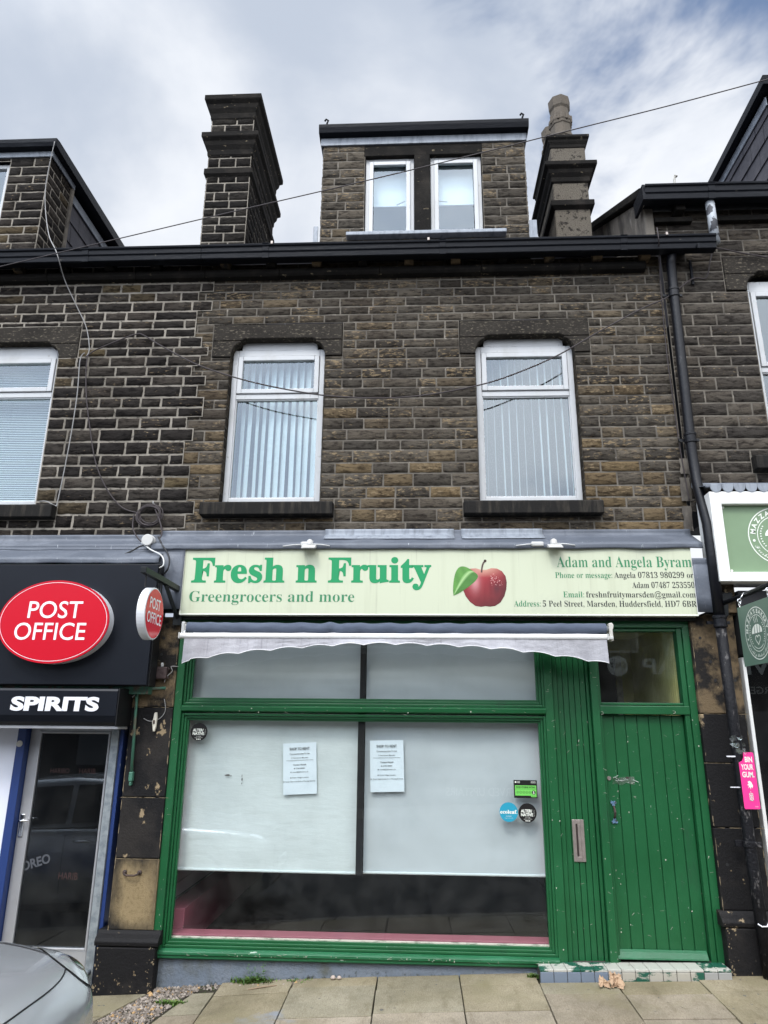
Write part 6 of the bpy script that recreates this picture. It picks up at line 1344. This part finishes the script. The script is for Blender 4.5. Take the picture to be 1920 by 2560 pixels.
b = MB(); rpb = random.Random(3)
def crumple(cx_, cz_, w_, h_, tilt, seed):
    def fn(u, v):
        x = (u-0.5)*w_; z = v*h_; n1 = noise.noise(Vector((u*2.6, v*2.6, seed))); n2 = abs(noise.noise(Vector((u*5, v*4, seed+7))))
        return (bx+cx_+x*math.cos(tilt)-z*math.sin(tilt)*0.9+0.012*n1, by-0.02-0.045*(1-v)*abs(2*u-1)+0.05*n2+0.03*v, bz+max(0.002, cz_+x*math.sin(tilt)+z*math.cos(tilt)*(0.75+0.5*n2)+0.02*n1))
    b.grid(fn, 9, 8)
crumple(-0.052, 0.002, 0.085, 0.062, -0.25, 1.3); crumple(0.035, 0.002, 0.095, 0.105, -0.12, 4.1); crumple(0.045, 0.0, 0.07, 0.075, -0.75, 7.7)
b.build('crumpled_sheet', 'brown_paper', pbg)
b = MB(); b.tube([(-1.36, 6.415, gz(-1.36, 6.41)+0.008), (-1.25, 6.44, gz(-1.25, 6.44)+0.012), (-1.14, 6.47, gz(-1.14, 6.47)+0.008)], [0.005, 0.008, 0.004], 6); tag(b.build('twig', 'dry_stick'), 'short dry twig lying in front of the leafy weed', 'twig')
for i, (x, y, s, lab) in enumerate(((-2.13, 6.40, 0.020, 'orange-tinted stone chip lying on the pale gravel'), (-0.70, 6.56, 0.022, 'left of two pale stone chips against the grey wall'), (-0.65, 6.56, 0.019, 'right of two pale stone chips against the grey wall'))):
    b = MB(); b.col = ((0.50, 0.33, 0.17) if i == 0 else (0.46, 0.38, 0.33))+(0,); b.lathe([(s*0.6, 0), (s, s*0.5), (s*0.7, s*1.1), (s*0.2, s*1.3)], (x, y, gz(x, y)), seg=6); tag(b.build('stone_chip', 'pebble'), lab, 'stone')
dg = Bx('drain_grate', 'rusty_iron', None, *[(-2.28+0.024*k, -2.268+0.024*k, 5.30, 5.46, gz(-2.2, 5.4)-0.02, gz(-2.2, 5.4)+0.004) for k in range(9)], (-2.30, -2.06, 5.46, 5.475, gz(-2.2, 5.4)-0.02, gz(-2.2, 5.4)+0.006)); tag(dg, 'small rusty slotted drain grate beside the gravel', 'drain')
# ================================================================== the parked car, nose to the right
CARX, CARY = -1.70, 3.72           # nose tip and centre line
CZ = gz(-1.4, 4.6)-0.04; SLOPE = 0.055   # road level at the nose, and the street's fall
CANG = R_(0.0)
car = thing('parked_car', 'silver crossover car parked at the kerb, only its bonnet corner in frame', 'car', (CARX-2.1, CARY, CZ))
def cw(x, y, z): return (CARX+x*math.cos(CANG)-y*math.sin(CANG), CARY+x*math.sin(CANG)+y*math.cos(CANG), CZ+z+x*SLOPE)
#            x     half   ztop  zsh   zbot
ST = [(0.00, 0.50, 0.70, 0.66, 0.36), (-0.05, 0.66, 0.80, 0.74, 0.27), (-0.16, 0.765, 0.885, 0.82, 0.22), (-0.34, 0.835, 0.945, 0.885, 0.20), (-0.60, 0.875, 0.990, 0.935, 0.20), (-0.95, 0.895, 1.03, 0.97, 0.20), (-1.30, 0.90, 1.065, 1.00, 0.20),
      (-1.60, 0.90, 1.09, 1.03, 0.20), (-2.3, 0.90, 1.06, 1.05, 0.20), (-3.0, 0.90, 1.07, 1.07, 0.20), (-3.5, 0.89, 1.10, 1.09, 0.22), (-3.95, 0.86, 1.12, 1.10, 0.26), (-4.15, 0.80, 1.08, 1.05, 0.30), (-4.24, 0.70, 0.95, 0.93, 0.36)]
def section(h, zt, zs, zb):
    m = zb+(zs-zb)*0.52
    pts = [(0.0, zb), (h*0.80, zb), (h*0.965, zb+0.04), (h*0.985, zb+(m-zb)*0.55), (h, m), (h*0.985, zs-0.10), (h*0.94, zs-0.005), (h*0.80, zs+(zt-zs)*0.55), (h*0.66, zt-0.018), (h*0.5, zt-0.006), (0.0, zt+0.012)]
    return pts
b = MB(); rows = []
for (x, h, zt, zs, zb) in ST:
    half = section(h, zt, zs, zb); full = half+[(-y, z) for y, z in half[-2:0:-1]]
    rows.append([b.vert(cw(x, y, z)) for y, z in full])
n = len(rows[0])
for A, B in zip(rows, rows[1:]):
    for k in range(n): b.face((A[k], A[(k+1) % n], B[(k+1) % n], B[k]))
b.face(rows[0]); b.face(rows[-1])
body = b.build('body', 'car_silver', car, smooth=True)
sub = body.modifiers.new('sub', 'SUBSURF'); sub.levels = 3; sub.render_levels = 3
WX = (-0.86, -3.43); WR = 0.335
cut = MB()
for wx in WX:
    for s in (-1, 1):
        c = cw(wx, s*0.80, WR+0.01); cut.lathe([(0.392, -0.35), (0.392, 0.35)], c, axis='y', seg=40)
co = cut.build('arch_cut', 'black_trim')
bo = body.modifiers.new('arch', 'BOOLEAN'); bo.operation = 'DIFFERENCE'; bo.object = co; bo.solver = 'EXACT'
bpy.context.view_layer.update()
dgp = bpy.context.evaluated_depsgraph_get(); me = bpy.data.meshes.new_from_object(body.evaluated_get(dgp))
body.modifiers.clear(); body.data = me; bpy.data.objects.remove(co)
me.polygons.foreach_set('use_smooth', [True]*len(me.polygons))
if hasattr(me, 'set_sharp_from_angle'): me.set_sharp_from_angle(angle=R_(35))
bpy.context.view_layer.update()
bmx = bmesh.new(); bmx.from_mesh(body.data); tree = BVHTree.FromBMesh(bmx)
def drop(x, y, up=0.002):
    p = Vector(cw(x, y, 3)); h = tree.ray_cast(p, Vector((0, 0, -1))); return (h[0]+h[1]*up) if h[0] else p
def side(x, z, s, up=0.002):
    p = Vector(cw(x, s*3, z)); d = Vector(cw(0, -s, 0))-Vector(cw(0, 0, 0)); h = tree.ray_cast(p, d); return (h[0]+h[1]*up) if h[0] else None
def strip(name, pts, r, mat): b = MB(); b.tube([p for p in pts if p], r, 5); return b.build(name, mat, car, smooth=True)
# shut line of the bonnet, round its front and back along both wings
ln = [drop(-1.55+k*0.06, 0.74-0.12*(k/20)**2) for k in range(21)]
ln += [drop(-0.27+0.15*math.sin(a), 0.60*abs(math.cos(a))**0.75*(1 if a < math.pi/2 else -1), 0.001) for a in [k*math.pi/36 for k in range(0, 37)]]
ln += [drop(-1.55+k*0.06, -0.74+0.12*(k/20)**2) for k in range(20, -1, -1)]
strip('bonnet_seam', ln, 0.0045, 'black_trim')
for s in (1, -1): strip('bonnet_crease', [drop(-1.5+k*0.05, s*(0.40+0.06*math.sin(k/10)), 0.0) for k in range(18)], 0.010, 'car_silver')
# greenhouse
RB = [(-1.30, 0.82, 1.06), (-2.05, 0.62, 1.56), (-2.5, 0.63, 1.60), (-3.3, 0.61, 1.58), (-3.80, 0.58, 1.50), (-4.10, 0.76, 1.10)]
b = MB()
base = [(-1.25, 0.78), (-2.3, 0.83), (-3.3, 0.83), (-4.12, 0.76)]; roof = [(-2.02, 0.60), (-2.55, 0.62), (-3.3, 0.60), (-3.85, 0.56)]; zr = [1.545, 1.595, 1.585, 1.50]; zb = [1.045, 1.05, 1.06, 1.09]
L = [b.vert(cw(x, y, z)) for (x, y), z in zip(base, zb)]; Lr = [b.vert(cw(x, y, z)) for (x, y), z in zip(roof, zr)]
Rr = [b.vert(cw(x, -y, z)) for (x, y), z in zip(roof, zr)]; Rb = [b.vert(cw(x, -y, z)) for (x, y), z in zip(base, zb)]
for A, B in ((L, Lr), (Lr, Rr), (Rr, Rb)):
    for k in range(3): b.face((A[k], A[k+1], B[k+1], B[k]))
b.face((L[0], Lr[0], Rr[0], Rb[0])); b.face((L[3], Lr[3], Rr[3], Rb[3]))
gh = b.build('roof', 'car_silver', car, smooth=False, bevel=0.05, seg=4)
def quadglass(name, P, mat='car_glass'):
    b = MB(); b.poly(P); return b.build(name, mat, car)
def mixp(a, b_, t): return tuple(p+(q-p)*t for p, q in zip(a, b_))
for s in (1, -1):
    o = 0.012
    for (xa, xb, ta, tb) in ((-1.62, -2.42, -2.10, -2.46), (-2.50, -3.28, -2.53, -3.26), (-3.36, -3.82, -3.33, -3.70)):
        quadglass('side_window', [cw(xa, s*(0.815+o), 1.10), cw(xb, s*(0.832+o), 1.10), cw(tb, s*(0.645+o), 1.51), cw(ta, s*(0.645+o), 1.51)])
    b = MB(); b.tube([cw(-1.55, s*0.90, 1.10), cw(-1.55, s*0.99, 1.13)], 0.025, 8); b.lathe([(0.03, -0.03), (0.075, -0.02), (0.085, 0.03), (0.05, 0.06)], cw(-1.55, s*1.02, 1.14), axis='x', seg=14); b.build('door_mirror', 'car_silver', car, smooth=True)
    strip('door_seam', [side(-1.48, 0.35+k*0.07, s, 0.001) for k in range(10)], 0.004, 'black_trim'); strip('door_seam', [side(-2.46, 0.35+k*0.07, s, 0.001) for k in range(10)], 0.004, 'black_trim')
    for hx in (-2.25, -3.15):
        p = side(hx, 0.90, s, 0.012)
        if p: b = MB(); b.tube([p+Vector((-.10, 0, 0)), p+Vector((0, s*0.018, 0)), p+Vector((.10, 0, 0))], [0.012, 0.018, 0.012], 8); b.build('door_handle', 'chrome', car, smooth=True)
    # cladding along the sill and arches
    b = MB()
    for wx in WX:
        prev = None
        for k in range(25):
            a = math.pi*(-0.06+1.12*k/24); q = [cw(wx+r*math.cos(a), s*yy, WR+0.01+r*math.sin(a)) for r, yy in ((0.388, 0.85), (0.388, 0.905), (0.43, 0.905))]
            V = [b.vert(p) for p in q]
            if prev: b.face((prev[0], prev[1], V[1], V[0])); b.face((prev[1], prev[2], V[2], V[1]))
            prev = V
    b.build('wheel_arch_trim', 'black_trim', car, smooth=True)
    # headlight: a long drop-shaped lens let into the corner, on the skin of the wing
    n0 = Vector((0.52, s*0.46, 0.72)).normalized(); t1 = Vector((-0.76, s*0.42, 0.16)); t1 = (t1-n0*t1.dot(n0)).normalized(); t2 = n0.cross(t1)
    o0 = Vector(cw(-0.30, s*0.655, 0.82))
    def lens(mb, k, lift, bulge):
        rings = []
        for r in range(7):
            row = []
            for i in range(32):
                a = 2*math.pi*i/32; rr = r/6*k; w = 1.0-0.38*math.cos(a)
                p = o0+t1*0.235*rr*math.cos(a)+t2*0.10*rr*math.sin(a)*w; h = tree.ray_cast(p+n0*1.2, -n0)
                row.append(mb.vert((h[0] if h[0] else p)+n0*(lift+bulge*(1-(r/6)**2))))
            rings.append(row)
        for A, B in zip(rings, rings[1:]):
            for i in range(32): mb.face((A[i], A[(i+1) % 32], B[(i+1) % 32], B[i]))
    b = MB(); lens(b, 1.06, 0.002, 0.0); b.build('headlight_rim', 'black_trim', car, smooth=True)
    b = MB(); lens(b, 1.0, 0.006, 0.014); hl = b.build('headlight', 'lamp_clear', car, smooth=True)
    b = MB(); o0_ = o0; o0 = o0_-t1*0.06; lens(b, 0.36, 0.021, 0.004); o0 = o0_; b.build('lamp_bowl', 'chrome', hl, smooth=True)
    # lower lamp in its dark surround, let into the corner of the bumper
    nrm = Vector((math.cos(R_(56)), s*math.sin(R_(56)), 0)); tn = Vector((-nrm.y*s, nrm.x*s, 0))
    hit = tree.ray_cast(Vector(cw(-0.20, s*0.72, 0.57))+nrm*1.5, -nrm)
    if hit[0]:
        h0 = hit[0]
        for nm, sx, sz, lift, mt in (('fog_lamp', 0.14, 0.070, 0.004, 'black_trim'), ('fog_lens', 0.075, 0.032, 0.014, 'lamp_clear'), ('chrome_trim', 0.145, 0.075, -0.004, 'chrome')):
            b = MB(); P = []
            for k in range(28):
                a = 2*math.pi*k/28; p = h0+tn*sx*max(-1, min(1, 1.2*math.cos(a)))+Vector((0, 0, 1))*sz*max(-1, min(1, 1.2*math.sin(a)))
                hh = tree.ray_cast(p+nrm*1.0, -nrm); q = (hh[0] if hh[0] else p)+nrm*lift; P.append(q)
            c_ = b.vert(h0+nrm*lift); V = [b.vert(q) for q in P]; V2 = [b.vert(q-nrm*0.03) for q in P]
            for k in range(28): b.face((c_, V[k], V[(k+1) % 28])); b.face((V[k], V2[k], V2[(k+1) % 28], V[(k+1) % 28]))
            b.build(nm, mt, car, smooth=False)
    strip('bumper_seam', [side(-0.10-0.03*k, 0.66-0.004*k, s, 0.001) for k in range(14)], 0.0035, 'black_trim')
    b = MB()
    for wx in WX:
        w = MB(); c = cw(wx, s*0.79, WR)
        prof = [(0.235, -0.10), (0.29, -0.105), (0.322, -0.09), (0.335, -0.05), (0.335, 0.05), (0.322, 0.09), (0.29, 0.105), (0.235, 0.10)]
        w.lathe(prof, c, axis='y', seg=48); wh = w.build('wheel', 'tyre', car, smooth=True)
        w = MB(); yo = s*0.085
        w.lathe([(0.215, yo), (0.242, yo), (0.242, yo-s*0.03), (0.215, yo-s*0.02)], c, axis='y', seg=48); w.lathe([(0.055, yo), (0.06, yo-s*0.04)], c, axis='y', seg=16)
        for k in range(14):
            a = 2*math.pi*k/14; d = Vector((math.cos(a), 0, math.sin(a))); e = Vector((-math.sin(a), 0, math.cos(a))); o_ = Vector(c)+Vector((0, yo-s*0.012, 0))
            q = [o_+d*0.045-e*0.012, o_+d*0.225-e*0.018, o_+d*0.225+e*0.018, o_+d*0.045+e*0.012]; V = [w.vert(p) for p in q]; V2 = [w.vert(p-Vector((0, s*0.03, 0))) for p in q]; w.face(V)
            for i in range(4): w.face((V[i], V[(i+1) % 4], V2[(i+1) % 4], V2[i]))
        w.build('rim', 'alloy', wh)
        w = MB(); w.lathe([(0.23, s*0.0), (0.23, -s*0.02)], c, axis='y', seg=32); w.build('brake', 'black_trim', wh)
quadglass('windscreen', [cw(-1.33, -0.72, 1.115), cw(-1.33, 0.72, 1.115), cw(-1.985, 0.555, 1.535), cw(-1.985, -0.555, 1.535)])
b = MB(); 
for k in range(12): pass
b.box(*sorted((cw(-0.02, 0, 0)[0], cw(-0.06, 0, 0)[0])), CARY-0.40, CARY+0.40, CZ+0.30, CZ+0.42); b.build('grille', 'black_trim', car, bevel=0.01)
b = MB(); b.box(CARX-0.006, CARX+0.008, CARY-0.26, CARY+0.26, CZ+0.45, CZ+0.56); b.build('number_plate', 'post_white', car)
bmx.free()
